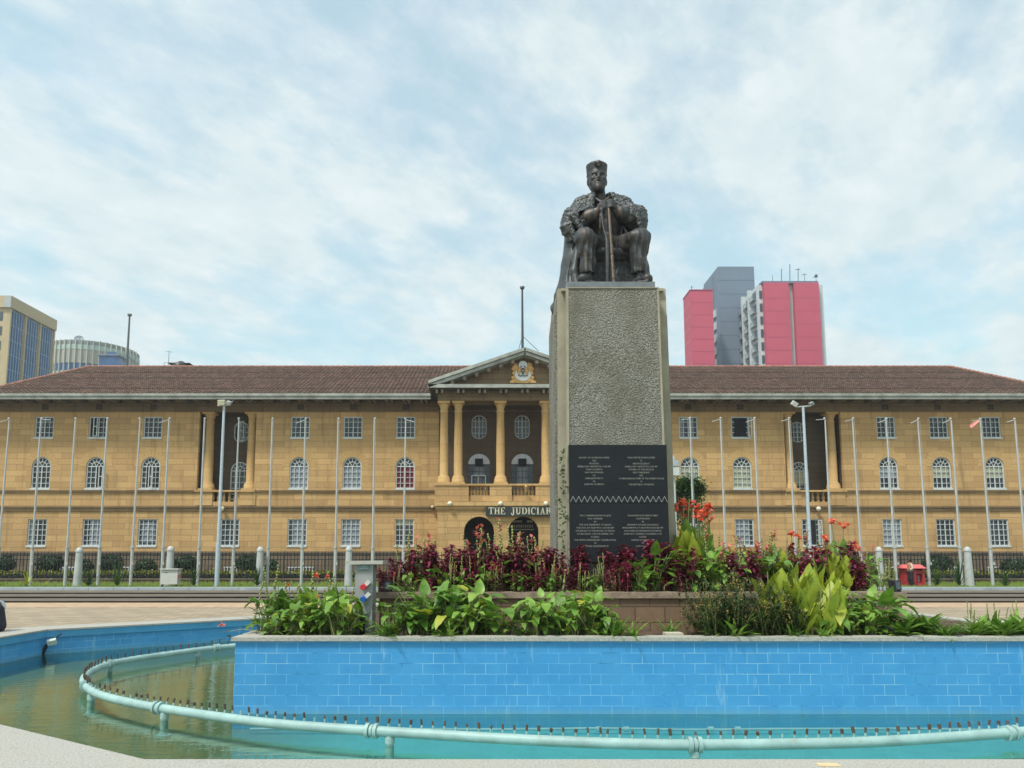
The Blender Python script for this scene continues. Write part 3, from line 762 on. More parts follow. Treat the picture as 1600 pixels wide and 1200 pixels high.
# ---- round tower
Yc=230.; rc=13.6; cxr=P(147,560,Yc).x; ztr=P(151,551,Yc).z+.3
rt=thing('round_building','pale round building with vertical fins and roof dishes behind the left end of the roof','building',(cxr,Yc,0))
def rring(r,z0,z1,mt,name): mb=MB(); mb.lathe(cxr,Yc,[(r,z0),(r,z1)],64); return mb.build(name,mt,rt)
rring(rc-.3,0,ztr-9.6,simple('pale_band',(.42,.46,.42),.8),'lower_wall')
rring(rc-.5,ztr-9.58,ztr-7.2,BLUEG,'window_band'); rring(rc-.3,ztr-7.18,ztr-2.9,simple('beige_concrete',(.38,.36,.30),.8),'wall')
rring(rc-.2,ztr-2.88,ztr-1.4,simple('pale_green_band',(.42,.52,.46),.8),'band'); rring(rc-.3,ztr-1.38,ztr,simple('grey_band',(.22,.24,.22),.8),'parapet')
for i in range(27):
    t_=math.pi+math.pi*i/26.0; mb=MB(); x=cxr+rc*math.cos(t_); y=Yc+rc*math.sin(t_)
    mb.obox((x,y,(ztr)/2),.10,.22,(ztr+.1)/2,Matrix.Rotation(t_+math.pi/2,3,'Z')); mb.build('fin',simple('cream_fin',(.5,.52,.45),.7),rt)
def dish(px,py,r,label,yaw,tilt,Y=225.):
    q=P(px,py,Y); t=thing('satellite_dish',label,'satellite dish',(q.x,q.y,ztr))
    mb=MB(); n=8; M=Matrix.Rotation(yaw,3,'Z')@Matrix.Rotation(tilt,3,'X')
    prof=[(0.01,.0),(r*.5,.06*r),(r*.85,.18*r),(r,.28*r)]
    vs=[];fs=[]
    for rr,d in prof:
        for j in range(12): a=2*math.pi*j/12; vs.append(Vector(q)+M@Vector((rr*math.cos(a),-d,rr*math.sin(a))))
    for i in range(3):
        for j in range(12): fs.append((i*12+j,i*12+(j+1)%12,(i+1)*12+(j+1)%12,(i+1)*12+j))
    mb.add(vs,fs); mb.build('reflector',simple('dish_grey',(.38,.42,.45),.6,var=.3,scale=2),t)
    m2=MB(); m2.tube([(q.x,q.y+.3,ztr-.2),q],.12,6); m2.tube([q,Vector(q)+M@Vector((0,-r*.9,0))],.05,5); m2.build('mount',IRON,t)
dish(124,531.5,1.5,'largest grey satellite dish on the round building',.5,-.35)
dish(139,537.5,.8,'small dish right of the largest one on the round building',-.3,-.4)
dish(167,538,.8,'tilted pale dish at the right on the round building',1.1,-.9)
for i,(px,h) in enumerate(((150,534),(157,533),(176,540),(185,543))):
    a=P(px,545,222); t=thing('thin_aerial','thin rooftop aerial, %s of four on the round building'%order(i,4),'antenna',(a.x,a.y,ztr-.3))
    b=P(px,h,222); mb=MB(); mb.tube([(a.x,a.y,ztr-.3),b],.06,5); mb.tube([(b.x-.4,b.y,b.z-.4),(b.x+.4,b.y,b.z-.1)],.05,5); mb.build('rods',MATS['grey_mast'],t)
# small blue plant room in front of the round tower
a=P(154,573,200); b=P(184,556,200); t=thing('rooftop_plant_room','blue glazed plant room with flat roof in front of the round building','building',(a.x,200,0))
mb=MB(); mb.box(a.x,b.x,200,205,0,b.z); mb.build('glazed_wall',BLUEG,t)
mb=MB(); mb.box(a.x-.4,b.x+.4,199.6,205.4,b.z+.01,b.z+.4); mb.build('roof',simple('blue_grey_roof',(.16,.22,.30),.7),t)
c=P(165,548,200); d=P(175,555,200); mb=MB(); mb.box(c.x,d.x,201,203,b.z+.4,c.z); mb.build('lift_head',BLUEG,t)
# ---- crimson and grey towers at the right
PINK=simple('crimson_cladding',(.50,.075,.125),.7,var=.06,scale=.1)
GREYB=simple('blue_grey_cladding',(.16,.205,.27),.7,var=.06,scale=.1)
PALE=simple('pale_concrete',(.52,.57,.58),.8,var=.08,scale=.3)
DKW=simple('tower_window_dark',(.05,.07,.10),.3)
def joints(parent,x0,x1,Y,ztop,n,step,mt):
    for i in range(n):
        z=ztop-step*(i+1)
        mb=MB(); mb.box(x0,x1,Y-.02,Y-.005,z-.08,z+.02); mb.build('panel_joint',mt,parent)
JT=simple('joint_line',(.36,.04,.11),.8); JTG=simple('joint_line_grey',(.09,.12,.16),.8)
T=thing('crimson_tower','plain crimson tower block left of the grey tower behind the roof','building',(P(1098,560,165).x,170,0))
o,a,b,z=tower_box(1081.5,1117,454,165,6,PINK,T); joints(T,a,b,165,z,6,2.95,JT)
for i in range(6): mb=MB(); mb.box(a-.02,a-.003,165,171,z-3-2.95*i,z-2.9-2.95*i); mb.build('panel_joint',simple('joint_pale',(.6,.3,.35),.8),T)
mb=MB(); mb.box(a-.1,b+.1,164.9,171.1,z+.003,z+.25); mb.build('parapet',JT,T)
T=thing('grey_tower','tall blue grey tower with white balconies, tallest behind the roof','building',(P(1150,560,172).x,178,0))
o,a,b,z=tower_box(1127,1184,416.5,172,12,GREYB,T); joints(T,a,b,172,z,8,3.5,JTG)
c=P(1117.5,560,176).x
mb=MB(); mb.box(c,a-.02,176,184,0,z-1.0); mb.build('stair_shaft',GREYB,T)
for i in range(9):
    zz_=P(1120,478+i*19.5,172).z; mb=MB(); mb.box(c+.2,a-.35,174.5,175.98,zz_-3.4*0-1.9,zz_); mb.build('balcony',PALE,T)
mb=MB(); mb.box(c+.9,c+1.15,175.8,175.97,P(1120,480,172).z,z-2); mb.build('duct',PALE,T)
# pink slab pair with receding balcony side
Yb=160.; T=thing('crimson_slab_block','wide apartment tower with two crimson panels and white balcony side','building',(P(1240,560,Yb).x,Yb+7,0))
o,a,b,z=tower_box(1189,1291.5,445,Yb+.6,14,PALE,T,'core')
mx0,mx1=P(1236,560,Yb).x,P(1244.5,560,Yb).x; q0,q1=P(1197,560,Yb).x,P(1283.5,560,Yb).x
zt2=P(1240,443,Yb).z
for u,v in ((q0,mx0),(mx1,q1)):
    mb=MB(); mb.box(u,v,Yb-.6,Yb+.58,0,zt2); pn=mb.build('crimson_panel',PINK,T)
    for i in range(7): m2=MB(); m2.box(u,v,Yb-.62,Yb-.605,zt2-3.7-i*3.05,zt2-3.62-i*3.05); m2.build('joint',JT,pn)
mb=MB(); mb.box(q0-.3,q1,Yb-.3,Yb+14,zt2+.003,zt2+.5); mb.build('roof_edge',simple('roof_edge_grey',(.15,.17,.25),.7),T)
for s,(u,v) in (('l',(a+.15,q0-.1)),('r',(q1+.1,b-.15))):
    zq=zt2-1.5
    while zq>12:
        mb=MB(); w_=min(.75,abs(v-u)*.9) ; 
        if s=='l': mb.box(v-w_,v,Yb+.5,Yb+.59,zq-1.9,zq)
        else: mb.box(u,u+.5*w_,Yb+.5,Yb+.59,zq-1.9,zq)
        mb.build('window',DKW,T); zq-=3.05
# balconies along the left (receding) side
for k in range(3):
    y0=Yb+2.2+k*4.2; zq=zt2-1.2-k*.2
    fb=MB(); fb.box(a-.9,a-.01,y0+2.4,y0+3.0,0,z+.2-k*0.0); fb.build('fin_wall',PALE,T)
    while zq>14:
        mb=MB(); mb.box(a-.75,a-.01,y0-.4,y0+2.3,zq-2.0,zq-1.9)
        for j in range(5): mb.box(a-.76,a-.70,y0-.4+j*.6,y0-.3+j*.6,zq-1.9,zq-.9)
        mb.box(a-.76,a-.68,y0-.4,y0+2.3,zq-.95,zq-.85); mb.build('balcony',simple('balcony_rail',(.30,.34,.38),.6),T)
        m2=MB(); m2.box(a-.03,a-.012,y0-.2,y0+2.1,zq-1.85,zq+.2); m2.build('window',DKW,T); zq-=3.05
for i,(px,py) in enumerate(((1207,430),(1221,420),(1234,413),(1247,419),(1257,427),(1275,431))):
    aa=P(px,443,Yb+3); t=thing('thin_aerial','rooftop aerial, %s of the six on the crimson panelled tower'%order(i,6),'antenna',(aa.x,aa.y,zt2+.5))
    bb=P(px,py,Yb+3); mb=MB(); mb.tube([(aa.x,aa.y,zt2+.4),bb],.09 if i in(1,2,3) else .06,5)
    if i>2: mb.tube([(bb.x-.7,bb.y,bb.z-.4),(bb.x+.5,bb.y,bb.z-.3)],.07,5)
    if i==5: mb.ball(bb,.4,8)
    mb.build('rods',MATS['grey_mast'],t)
aa=P(1081,454,168); t=thing('thin_aerial','small aerial on the corner of the plain crimson tower','antenna',(aa.x,168,aa.z)); mb=MB(); mb.tube([aa,(aa.x,168,aa.z+.9)],.08,5); mb.ball((aa.x,168,aa.z+.9),.2,6); mb.build('rods',MATS['grey_mast'],t)
# ================================================================== GROUND, POOL
RIMZ=.40; WZ=-.083; PFZ=-.26
A0=G(215,1190,RIMZ); A_=Vector((A0.x,A0.y)); E0=G(0,1137,RIMZ); d=(Vector((E0.x,E0.y))-A_)
B0=G(71,983,RIMZ); B_=Vector((B0.x,B0.y)); XL=B_.x-.05
S_=A_+d*((XL-A_.x)/d.x)
C0=G(415,965,RIMZ); d2=Vector((C0.x,C0.y))-B_; C_=B_+d2*((A_.x-B_.x)/d2.x)
PCX=2.19
left=[A_,S_,B_,C_]
mir=lambda v:Vector((2*PCX-v.x,v.y))
poly_in=[mir(A_),A_,S_,B_,C_,mir(C_),mir(B_),mir(S_)]      # clockwise seen from above
def offset(poly,dist):
    n=len(poly); out=[]
    c=sum(poly,Vector((0,0)))/n
    for i in range(n):
        p=poly[i]; a=(p-poly[i-1]).normalized(); b=(poly[(i+1)%n]-p).normalized()
        na=Vector((a.y,-a.x)); nb=Vector((b.y,-b.x))
        if na.dot(p-c)<0: na=-na
        if nb.dot(p-c)<0: nb=-nb
        m=(na+nb).normalized(); out.append(p+m*dist/max(.3,m.dot(na)))
    return out
poly_out=offset(poly_in,.68)
def tilemat(name,base,dark,light,bw,rh,mortar=.006,algae=True):
    m,nt,b=newmat(name)
    uv=nt.nodes.new('ShaderNodeUVMap').outputs['UV']
    t=brick(nt,uv,bw,rh,mortar,base,tuple(c*.93 for c in base),(0,0,0))
    n=noise(nt,pos(nt),1.7,3,.7)
    n_=noise(nt,pos(nt),2.3,2)
    mort=ramp(nt,n,[(.34,tuple(c*.5 for c in base)),(.44,tuple(min(1,c*1.2) for c in base)),(.62,(.30,.56,.72))])
    tilec=mix(nt,ramp(nt,n_,[(.3,(0,0,0)),(.8,(1,1,1))]),t.outputs['Color'],dark)
    n4=noise(nt,mapping(nt,pos(nt),(5,5,.5)),1.3,4,.75)
    tilec=mix(nt,math_(nt,'MULTIPLY',ramp(nt,n4,[(.62,(0,0,0)),(.72,(1,1,1))]),.5),tilec,light)
    col=mix(nt,t.outputs['Fac'],tilec,mort)
    sz=nt.nodes.new('ShaderNodeSeparateXYZ'); L(nt,pos(nt),sz.inputs[0])
    scum=math_(nt,'MULTIPLY',math_(nt,'SUBTRACT',.0,sz.outputs[2]),14.0,True)
    col=mix(nt,math_(nt,'MULTIPLY',math_(nt,'MULTIPLY',scum,n4),.9),col,(.16,.34,.40))
    n6=noise(nt,pos(nt),30,3,.7); col=mix(nt,ramp(nt,n6,[(.66,(0,0,0)),(.74,(.6,.6,.6))]),col,(.03,.12,.25))
    L(nt,col,b.inputs['Base Color']); b.inputs['Roughness'].default_value=.42; b.inputs['Specular IOR Level'].default_value=.3
    bump(nt,b,math_(nt,'SUBTRACT',n,t.outputs['Fac']),.25,.004)
    return m
BLUET=tilemat('blue_pool_tile',(.075,.33,.64),(.050,.27,.57),(.42,.64,.74),.254,.125,.0035)
BLUEP=simple('blue_pool_paint',(.06,.29,.52),.5,var=.15,scale=1.5)
TERRA=None
def terrazzo():
    m,nt,b=newmat('speckled_granite_coping')
    n=noise(nt,pos(nt),60,4,.8); n2=noise(nt,pos(nt),2.2,4)
    col=ramp(nt,n,[(.3,(.12,.11,.10)),(.44,(.33,.32,.29)),(.6,(.46,.45,.41)),(.75,(.60,.58,.52))])
    col=mix(nt,ramp(nt,n2,[(.35,(0,0,0)),(.8,(.3,.3,.3))]),col,(.42,.36,.26))
    n5=noise(nt,pos(nt),9,3,.6); col=mix(nt,ramp(nt,n5,[(.6,(0,0,0)),(.75,(.35,.35,.35))]),col,(.22,.2,.17))
    L(nt,col,b.inputs['Base Color']); b.inputs['Roughness'].default_value=.75; bump(nt,b,n,.3,.004); return m
TERRA=terrazzo()
COPE=simple('pale_coping',(.50,.46,.36),.8,var=.2,scale=2,bmp=.3)
basin=thing('pool_basin','blue tiled octagonal fountain pool with pale speckled rim','pool',(PCX,12,0))
def strip(polyA,zA,polyB,zB,flip=False,mb=None):
    n=len(polyA); u=0
    for i in range(n):
        a,b=polyA[i],polyA[(i+1)%n]; c,d=polyB[(i+1)%n],polyB[i]
        l=(b-a).length
        q=[(a.x,a.y,zA),(b.x,b.y,zA),(c.x,c.y,zB),(d.x,d.y,zB)]; uv=[(u,zA),(u+l,zA),(u+l,zB),(u,zB)]
        if flip: q=q[::-1]; uv=uv[::-1]
        mb.poly(q,0,uv); u+=l
mb=MB(); strip(poly_in,PFZ-.02,poly_in,RIMZ-.16,False,mb); mb.build('tiled_wall',BLUET,basin)
band_=offset(poly_in,-.045)
mb=MB(); strip(band_,RIMZ-.158,band_,RIMZ-.032,False,mb); strip(poly_in,RIMZ-.158,band_,RIMZ-.158,False,mb); mb.build('painted_band',BLUEP,basin)
cp1=offset(poly_in,-.06)
mb=MB(); strip(cp1,RIMZ,poly_out,RIMZ,False,mb); strip(poly_out,RIMZ,poly_out,-.02,False,mb); strip(cp1,RIMZ-.03,cp1,RIMZ,False,mb); strip(poly_in,RIMZ-.03,cp1,RIMZ-.03,False,mb)
mb.build('rim',TERRA,basin)
def floormat():
    m,nt,b=newmat('pool_floor_paint')
    p=pos(nt); n=noise(nt,p,.55,5,.6); n2=noise(nt,p,3.5,4,.7)
    s=nt.nodes.new('ShaderNodeSeparateXYZ'); L(nt,p,s.inputs[0])
    g=math_(nt,'MULTIPLY',math_(nt,'ADD',s.outputs[0],1.3),-.6,True)   # left-end olive: courthouse reflection painted into the floor colour, plus silt
    k=math_(nt,'ADD',g,math_(nt,'MULTIPLY',math_(nt,'SUBTRACT',n,.5),1.3),True)
    col=mix(nt,k,(.135,.41,.39),(.18,.19,.085))
    col=mix(nt,math_(nt,'MULTIPLY',ramp(nt,n2,[(.45,(0,0,0)),(.7,(1,1,1))]),.3),col,(.06,.22,.17))
    L(nt,col,b.inputs['Base Color']); b.inputs['Roughness'].default_value=.9; return m
mb=MB(); mb.poly([(p.x,p.y,PFZ) for p in poly_in][::-1]); o=mb.build('floor',floormat(),basin)
def watermat():
    m,nt,b=newmat('water'); nt.nodes.remove(b); out=nt.nodes['Material Output']
    tr=nt.nodes.new('ShaderNodeBsdfTransparent'); tr.inputs[0].default_value=(.74,.93,.90,1)
    gl=nt.nodes.new('ShaderNodeBsdfGlossy'); gl.inputs['Roughness'].default_value=.015; gl.inputs[0].default_value=(.92,.96,.93,1)
    fr=nt.nodes.new('ShaderNodeFresnel'); fr.inputs['IOR'].default_value=1.62
    n=noise(nt,mapping(nt,pos(nt),(1.0,3.0,1)),3.2,3,.5); bp=nt.nodes.new('ShaderNodeBump'); bp.inputs['Strength'].default_value=.16; bp.inputs['Distance'].default_value=.03
    L(nt,n,bp.inputs['Height']); L(nt,bp.outputs[0],gl.inputs['Normal']); L(nt,bp.outputs[0],fr.inputs['Normal'])
    ms=nt.nodes.new('ShaderNodeMixShader'); L(nt,fr.outputs[0],ms.inputs[0]); L(nt,tr.outputs[0],ms.inputs[1]); L(nt,gl.outputs[0],ms.inputs[2]); L(nt,ms.outputs[0],out.inputs['Surface'])
    return m
mb=MB(); mb.poly([(p.x,p.y,WZ) for p in offset(poly_in,-.002)][::-1]); structure(mb.build('water',watermat()))
# plaza with a hole for the pool
def paver():
    m,nt,b=newmat('plaza_pavers')
    s=nt.nodes.new('ShaderNodeSeparateXYZ'); p=pos(nt); L(nt,p,s.inputs[0]); c=nt.nodes.new('ShaderNodeCombineXYZ'); L(nt,s.outputs[0],c.inputs[0]); L(nt,s.outputs[1],c.inputs[1])
    w=noise(nt,mapping(nt,p,(.25,1.2,1)),1.5,3)
    t=brick(nt,c.outputs[0],.9,.6,.05,(.25,.19,.125),(.34,.26,.175),(.44,.35,.24))
    n=noise(nt,mapping(nt,p,(.5,2.6,1)),1.6,4,.7)
    col=mix(nt,math_(nt,'MULTIPLY',n,.7),t.outputs['Color'],(.24,.20,.15))
    n2=noise(nt,mapping(nt,p,(.35,3.0,1)),1.4,5,.7)
    col=mix(nt,ramp(nt,n2,[(.52,(0,0,0)),(.62,(.8,.8,.8))]),col,(.47,.38,.26))
    L(nt,col,b.inputs['Base Color']); b.inputs['Roughness'].default_value=.85; bump(nt,b,n,.3,.01); return m
PAVER=paver(); TAN=simple('tan_paving',(.44,.31,.20),.9,var=.25,scale=2.5,bmp=.2)
tanp=offset(poly_out,1.3)
mb=MB(); strip(poly_out,0.004,tanp,0.004,False,mb); structure(mb.build('paving_border',TAN))
hole=[Vector((p.x,p.y,0)) for p in offset(poly_out,-.05)]; outer=[Vector(v) for v in ((-400,-200,0),(400,-200,0),(400,29,0),(-400,29,0))]
tri=tessellate_polygon([outer,hole]); allv=outer+hole
mb=MB(); 
for t_ in tri:
    a,b,c=[allv[i] for i in t_]
    if (b-a).cross(c-a).z<0: a,c=c,a
    mb.poly([a,b,c])
structure(mb.build('plaza',PAVER))
mb=MB(); mb.poly([(-400,26.2,.004),(400,26.2,.004),(400,28.95,.004),(-400,28.95,.004)]); structure(mb.build('paving_band',TAN))
# shallow steps, kerb and verge
STEP=simple('brown_step_stone',(.15,.12,.09),.85,var=.25,scale=1.5); TREAD=simple('step_tread',(.13,.105,.08),.85,var=.2,scale=1.2)
RISER=simple('dark_riser',(.035,.028,.025),.85,var=.3,scale=1.2)
ys=[28.9,30.7,32.8]; zs=[.0,.075,.15,.21]
for i,y in enumerate(ys):
    y2=ys[i+1] if i<2 else 35.2
    mb=MB(); mb.box(-150,150,y,y2+.0,-.3,zs[i+1]-.012); o=mb.build('step',RISER); structure(o)
    mb=MB(); mb.box(-150,150,y-.03,y2-.035,zs[i+1]-.011,zs[i+1]); structure(mb.build('step_tread',TREAD if i<2 else STEP))
mb=MB(); 
for i in range(-100,100): mb.box(i*1.2+.01,i*1.2+1.19,35.0,35.6,.0,.34)
structure(mb.build('kerb',simple('blue_grey_kerb',(.34,.39,.42),.8,var=.15,scale=1.5)))
mb=MB(); mb.poly([(-400,35.4,.27),(400,35.4,.27),(400,42,.27),(-400,42,.27)]); structure(mb.build('verge',simple('verge_soil',(.09,.13,.03),.95,var=.4,scale=2)))
mb=MB(); mb.poly([(-1500,41.9,.26),(1500,41.9,.26),(1500,2500,.26),(-1500,2500,.26)]); structure(mb.build('ground',simple('dark_soil',(.10,.09,.06),.95,var=.3,scale=.5)))
mb=MB(); mb.poly([(-1500,28.9,-.05),(-149,28.9,-.05),(-149,42,.25),(-1500,42,.25)]); mb.poly([(149,28.9,-.05),(1500,28.9,-.05),(1500,42,.25),(149,42,.25)]); structure(mb.build('side_ground',TAN))
# ------------------------------------------------------------------ planter
PLF=8.98; PLZ=Z(995.5,8.98); plx0=X(366,PLF,1050); plx1=2*PCX-plx0; PLB=15.3
plan=thing('planter','large blue tiled raised planter standing in the middle of the pool','planter',(PCX,12,0))
mb=MB()
for (a,b) in (((plx0,PLF),(plx1,PLF)),((plx1,PLF),(plx1,PLB)),((plx1,PLB),(plx0,PLB)),((plx0,PLB),(plx0,PLF))):
    l=math.hypot(b[0]-a[0],b[1]-a[1]); z0,z1=PFZ-.02,PLZ-.045
    mb.poly([(*a,z0),(*b,z0),(*b,z1),(*a,z1)],0,[(0,z0-.012),(l,z0-.012),(l,z1-.012),(0,z1-.012)])
mb.build('tiled_wall',BLUET,plan)
def rimbox(mb,x0,x1,y0,y1,w,z0,z1):
    mb.box(x0,x1,y0,y0+w,z0,z1); mb.box(x0,x1,y1-w,y1,z0,z1); mb.box(x0,x0+w,y0+w,y1-w,z0,z1); mb.box(x1-w,x1,y0+w,y1-w,z0,z1)
mb=MB(); rimbox(mb,plx0-.04,plx1+.04,PLF-.04,PLB+.04,.26,PLZ-.045,PLZ); mb.build('coping',TERRA,plan)
SOIL=simple('brown_soil',(.085,.05,.032),.95,var=.45,scale=6,bmp=.8)
mb=MB(); nx=60;ny=30
vs=[];fs=[]
for j in range(ny+1):
    for i in range(nx+1):
        x=plx0+.2+(plx1-plx0-.4)*i/nx;y=PLF+.2+(PLB-PLF-.4)*j/ny
        vs.append((x,y,PLZ-.05+random.uniform(-.02,.045)))
for j in range(ny):
    for i in range(nx): fs.append((j*(nx+1)+i,j*(nx+1)+i+1,(j+1)*(nx+1)+i+1,(j+1)*(nx+1)+i))
mb.add(vs,fs,smooth=True); structure(mb.build('soil',SOIL))
# inner stone bed
IBF=10.3; IBZ=Z(925.5,IBF); ibx0,ibx1=X(592,IBF,940),X(1411,IBF,940); IBB=14.4
ibed=thing('stone_bed','raised inner flower bed of weathered brown stone blocks with rough coping round the pedestal','flower bed',((ibx0+ibx1)/2,12,PLZ-.05))
BEDST=stone('bed_stone',(.24,.165,.115),(.17,.12,.085),(.08,.06,.045),bw=.42,rh=.22,mortar=.008,grime=.6,gcol=(.07,.06,.045))
mb=MB(); rimbox(mb,ibx0,ibx1,IBF+.04,IBB,.25,PLZ-.1,IBZ-.085); mb.build('block_wall',BEDST,ibed)
mb=MB(); rimbox(mb,ibx0-.06,ibx1+.06,IBF,IBB+.04,.36,IBZ-.083,IBZ); mb.build('coping',simple('rough_brown_coping',(.27,.20,.145),.9,var=.4,scale=7,bmp=.9),ibed)
mb=MB(); mb.poly([(ibx0+.2,IBF+.3,IBZ-.03),(ibx1-.2,IBF+.3,IBZ-.03),(ibx1-.2,IBB-.2,IBZ-.03),(ibx0+.2,IBB-.2,IBZ-.03)]); structure(mb.build('bed_soil',SOIL))
q=P(1058,989,PLF+.12); t=thing('stone_slab','small pale flat slab lying on the soil at the planter edge','slab',(q.x,PLF+.3,PLZ)); mb=MB(); mb.box(q.x-.11,q.x+.11,PLF+.24,PLF+.42,PLZ-.02,PLZ+.022); mb.build('slab',COPE,t)
# ------------------------------------------------------------------ fountain pipe ring
PIPE=simple('turquoise_pipe_paint',(.30,.45,.43),.5,var=.22,scale=3)
def rustpipe():
    nt=PIPE.node_tree; b=nt.nodes['Principled BSDF']; src=b.inputs['Base Color'].links[0].from_socket
    n=noise(nt,pos(nt),16,5,.75); n2=noise(nt,pos(nt),1.6,2)
    k=math_(nt,'MULTIPLY',ramp(nt,n,[(.58,(0,0,0)),(.68,(1,1,1))]),math_(nt,'MULTIPLY',n2,.9))
    L(nt,mix(nt,k,src,(.30,.22,.11)),b.inputs['Base Color'])
rustpipe()
NOZ=simple('rusty_nozzle',(.10,.068,.048),.7,.1,var=.4,scale=20)
pz=.045
ctrl=[(367,1009),(262,1022),(205,1030.5),(168,1038),(141,1050),(130,1062),(137,1075),(158,1086.5),(199,1097),(247,1106),(341,1120),(440,1132),(584,1142),(680,1148),(800,1155),(940,1161),(1084,1164),(1240,1157),(1390,1150),(1600,1138.5)]
pts=[]
for q in ctrl:
    g=G(q[0],q[1],pz); pts.append(Vector((g.x,g.y)))
# continue round behind the planter by mirroring the left half
lp=[p for p in pts if p.x<PCX-1.0]
back=[Vector((-3.2,15.9)),Vector((-1.0,16.9)),Vector((PCX,17.2))]
loop=list(reversed(lp))            # from near centre going left and back
loop=loop+back[:2]
loop=[p for p in loop]
ring_=loop+[back[2]]+[mir(p) for p in reversed(loop)]+[Vector((1.9,pts[16].y))]
def catmull(P_,sub=10):
    out=[];n=len(P_)
    for i in range(n):
        a,b,c,d=P_[i-1],P_[i],P_[(i+1)%n],P_[(i+2)%n]
        for k in range(sub):
            t=k/sub; out.append(.5*((2*b)+(c-a)*t+(2*a-5*b+4*c-d)*t*t+(3*b-a-3*c+d)*t**3))
    return out
path=catmull(ring_,8)
# smooth a little
for _ in range(6):
    path=[(path[i-1]+path[i]*2+path[(i+1)%len(path)])/4 for i in range(len(path))]
ringt=thing('fountain_pipe','turquoise pipe ring with upright brown nozzles standing just above the pool water','pipe',(PCX,12,PFZ))
cum=[0]
for i in range(len(path)): cum.append(cum[-1]+(path[(i+1)%len(path)]-path[i]).length)
TL=cum[-1]
def at_s(s):
    s%=TL
    import bisect
    i=min(len(path)-1,bisect.bisect_right(cum,s)-1); t=(s-cum[i])/max(1e-6,cum[i+1]-cum[i])
    a=path[i];b=path[(i+1)%len(path)]; p=a.lerp(b,t); return p,(b-a).normalized()
rp=.052
mb=MB(); mb.tube([(p.x,p.y,pz) for p in path],rp,12,closed=True); mb.build('pipe',PIPE,ringt)
# supports & couplings at pixel positions
def s_of(px,py):
    g=G(px,py,pz); v=Vector((g.x,g.y)); i=min(range(len(path)),key=lambda k:(path[k]-v).length); return cum[i]
for px,py in ((255,1107),(612,1144),(1098,1165),(1592,1139),(172,1037),(140,1080),(640-3,1146) if False else (317,1015)):
    p,d=at_s(s_of(px,py)); mb=MB(); mb.tube([(p.x,p.y,PFZ),(p.x,p.y,pz-.03)],.042,10); mb.lathe(p.x,p.y,[(.085,PFZ+.001),(.085,PFZ+.02)],12); mb.lathe(p.x,p.y,[(.05,pz-.11),(.05,pz-.05)],12); mb.build('support',PIPE,ringt)
for px,py in ((247,1106),(584,1142),(1092,1164),(1562,1141),(168,1038),(131,1072),(333,1013)):
    p,d=at_s(s_of(px,py)); mb=MB()
    for o_,w_,r_ in ((-.045,.018,.076),(0,.014,.064),(.045,.018,.076)):
        c=p+d*o_; mb.tube([(c.x-d.x*w_,c.y-d.y*w_,pz),(c.x+d.x*w_,c.y+d.y*w_,pz)],r_,12)
    mb.build('coupling',PIPE,ringt)
noz=[]
s=0
while s<TL:
    p,d=at_s(s); px=PX0+F_*p.x/max(.1,p.y)
    behind=(p.y>PLF and plx0<p.x<plx1) or p.y>15.5
    vis=(-40<px<1640) and not (p.y>PLF and px>368) 
    if vis: noz.append((p.y,s))
    s+=.118 if p.y<9 else .17
noz.sort()
def nozzle(mb,s,mbs):
    p,d=at_s(s); h=random.uniform(.065,.095); r=random.choice((.011,.012,.016)); dx,dy=random.uniform(-.01,.01),random.uniform(-.01,.01)
    mbs.tube([(p.x,p.y,pz+rp-.006),(p.x,p.y,pz+rp+.04)],.011,6)
    mb.tube([(p.x,p.y,pz+rp+.035),(p.x+dx,p.y+dy,pz+rp+h)],r,7)
for k,(yy,s) in enumerate(noz[:100]):
    a=MB();b=MB(); nozzle(a,s,b); n_=(a.build('nozzle',NOZ,ringt) if random.random()>.09 else None); b.build('nozzle_stub',PIPE,n_ or ringt)
a=MB();b=MB()
for k,(yy,s) in enumerate(noz[100:]): nozzle(a,s,a)
if a.v: o=a.build('nozzle',NOZ,ringt); o['kind']='stuff'
# submerged conduit along the planter foot
t=thing('cable_conduit','thin pale conduit lying under water along the foot of the blue planter','conduit',(PCX,8.8,PFZ))
mb=MB(); mb.tube([(plx0+.3+i*.5,8.72+.015*math.sin(i*1.7),-.20+.006*math.sin(i)) for i in range(21)],.016,6); mb.build('conduit',simple('conduit_grey',(.5,.55,.5),.5),t)
mb=MB()
for px in (935,978,1110,1152): x=X(px,8.72,1118); mb.tube([(x-.03,8.72,-.20),(x+.03,8.73,-.20)],.03,8)
mb.build('clamp',simple('conduit_clamp',(.6,.6,.55),.5),t)
# underwater floodlight on the far left wall
q=G(81,1000,.2); e=(B_-S_).normalized()
q=Vector((B_.x+.25,B_.y-.1,.16)); q=P(81,1003,B_.y-.05)
t=thing('pool_floodlight','small white floodlight fixed to the pool wall in the far left corner','lamp',(q.x,q.y,q.z))
mb=MB(); mb.obox(q,.075,.04,.05,Matrix.Rotation(.5,3,'X')@Matrix.Rotation(.4,3,'Z')); mb.build('lamp_head',simple('lamp_white',(.62,.68,.62),.5),t)
mb=MB(); mb.tube([(q.x,q.y+.05,q.z+.05),(q.x+.12,q.y+.1,q.z+.15)],.015,5); mb.tube([(q.x-.1,q.y+.02,q.z-.05),(q.x-.18,q.y+.02,WZ)],.03,6); mb.build('bracket',IRON,t)
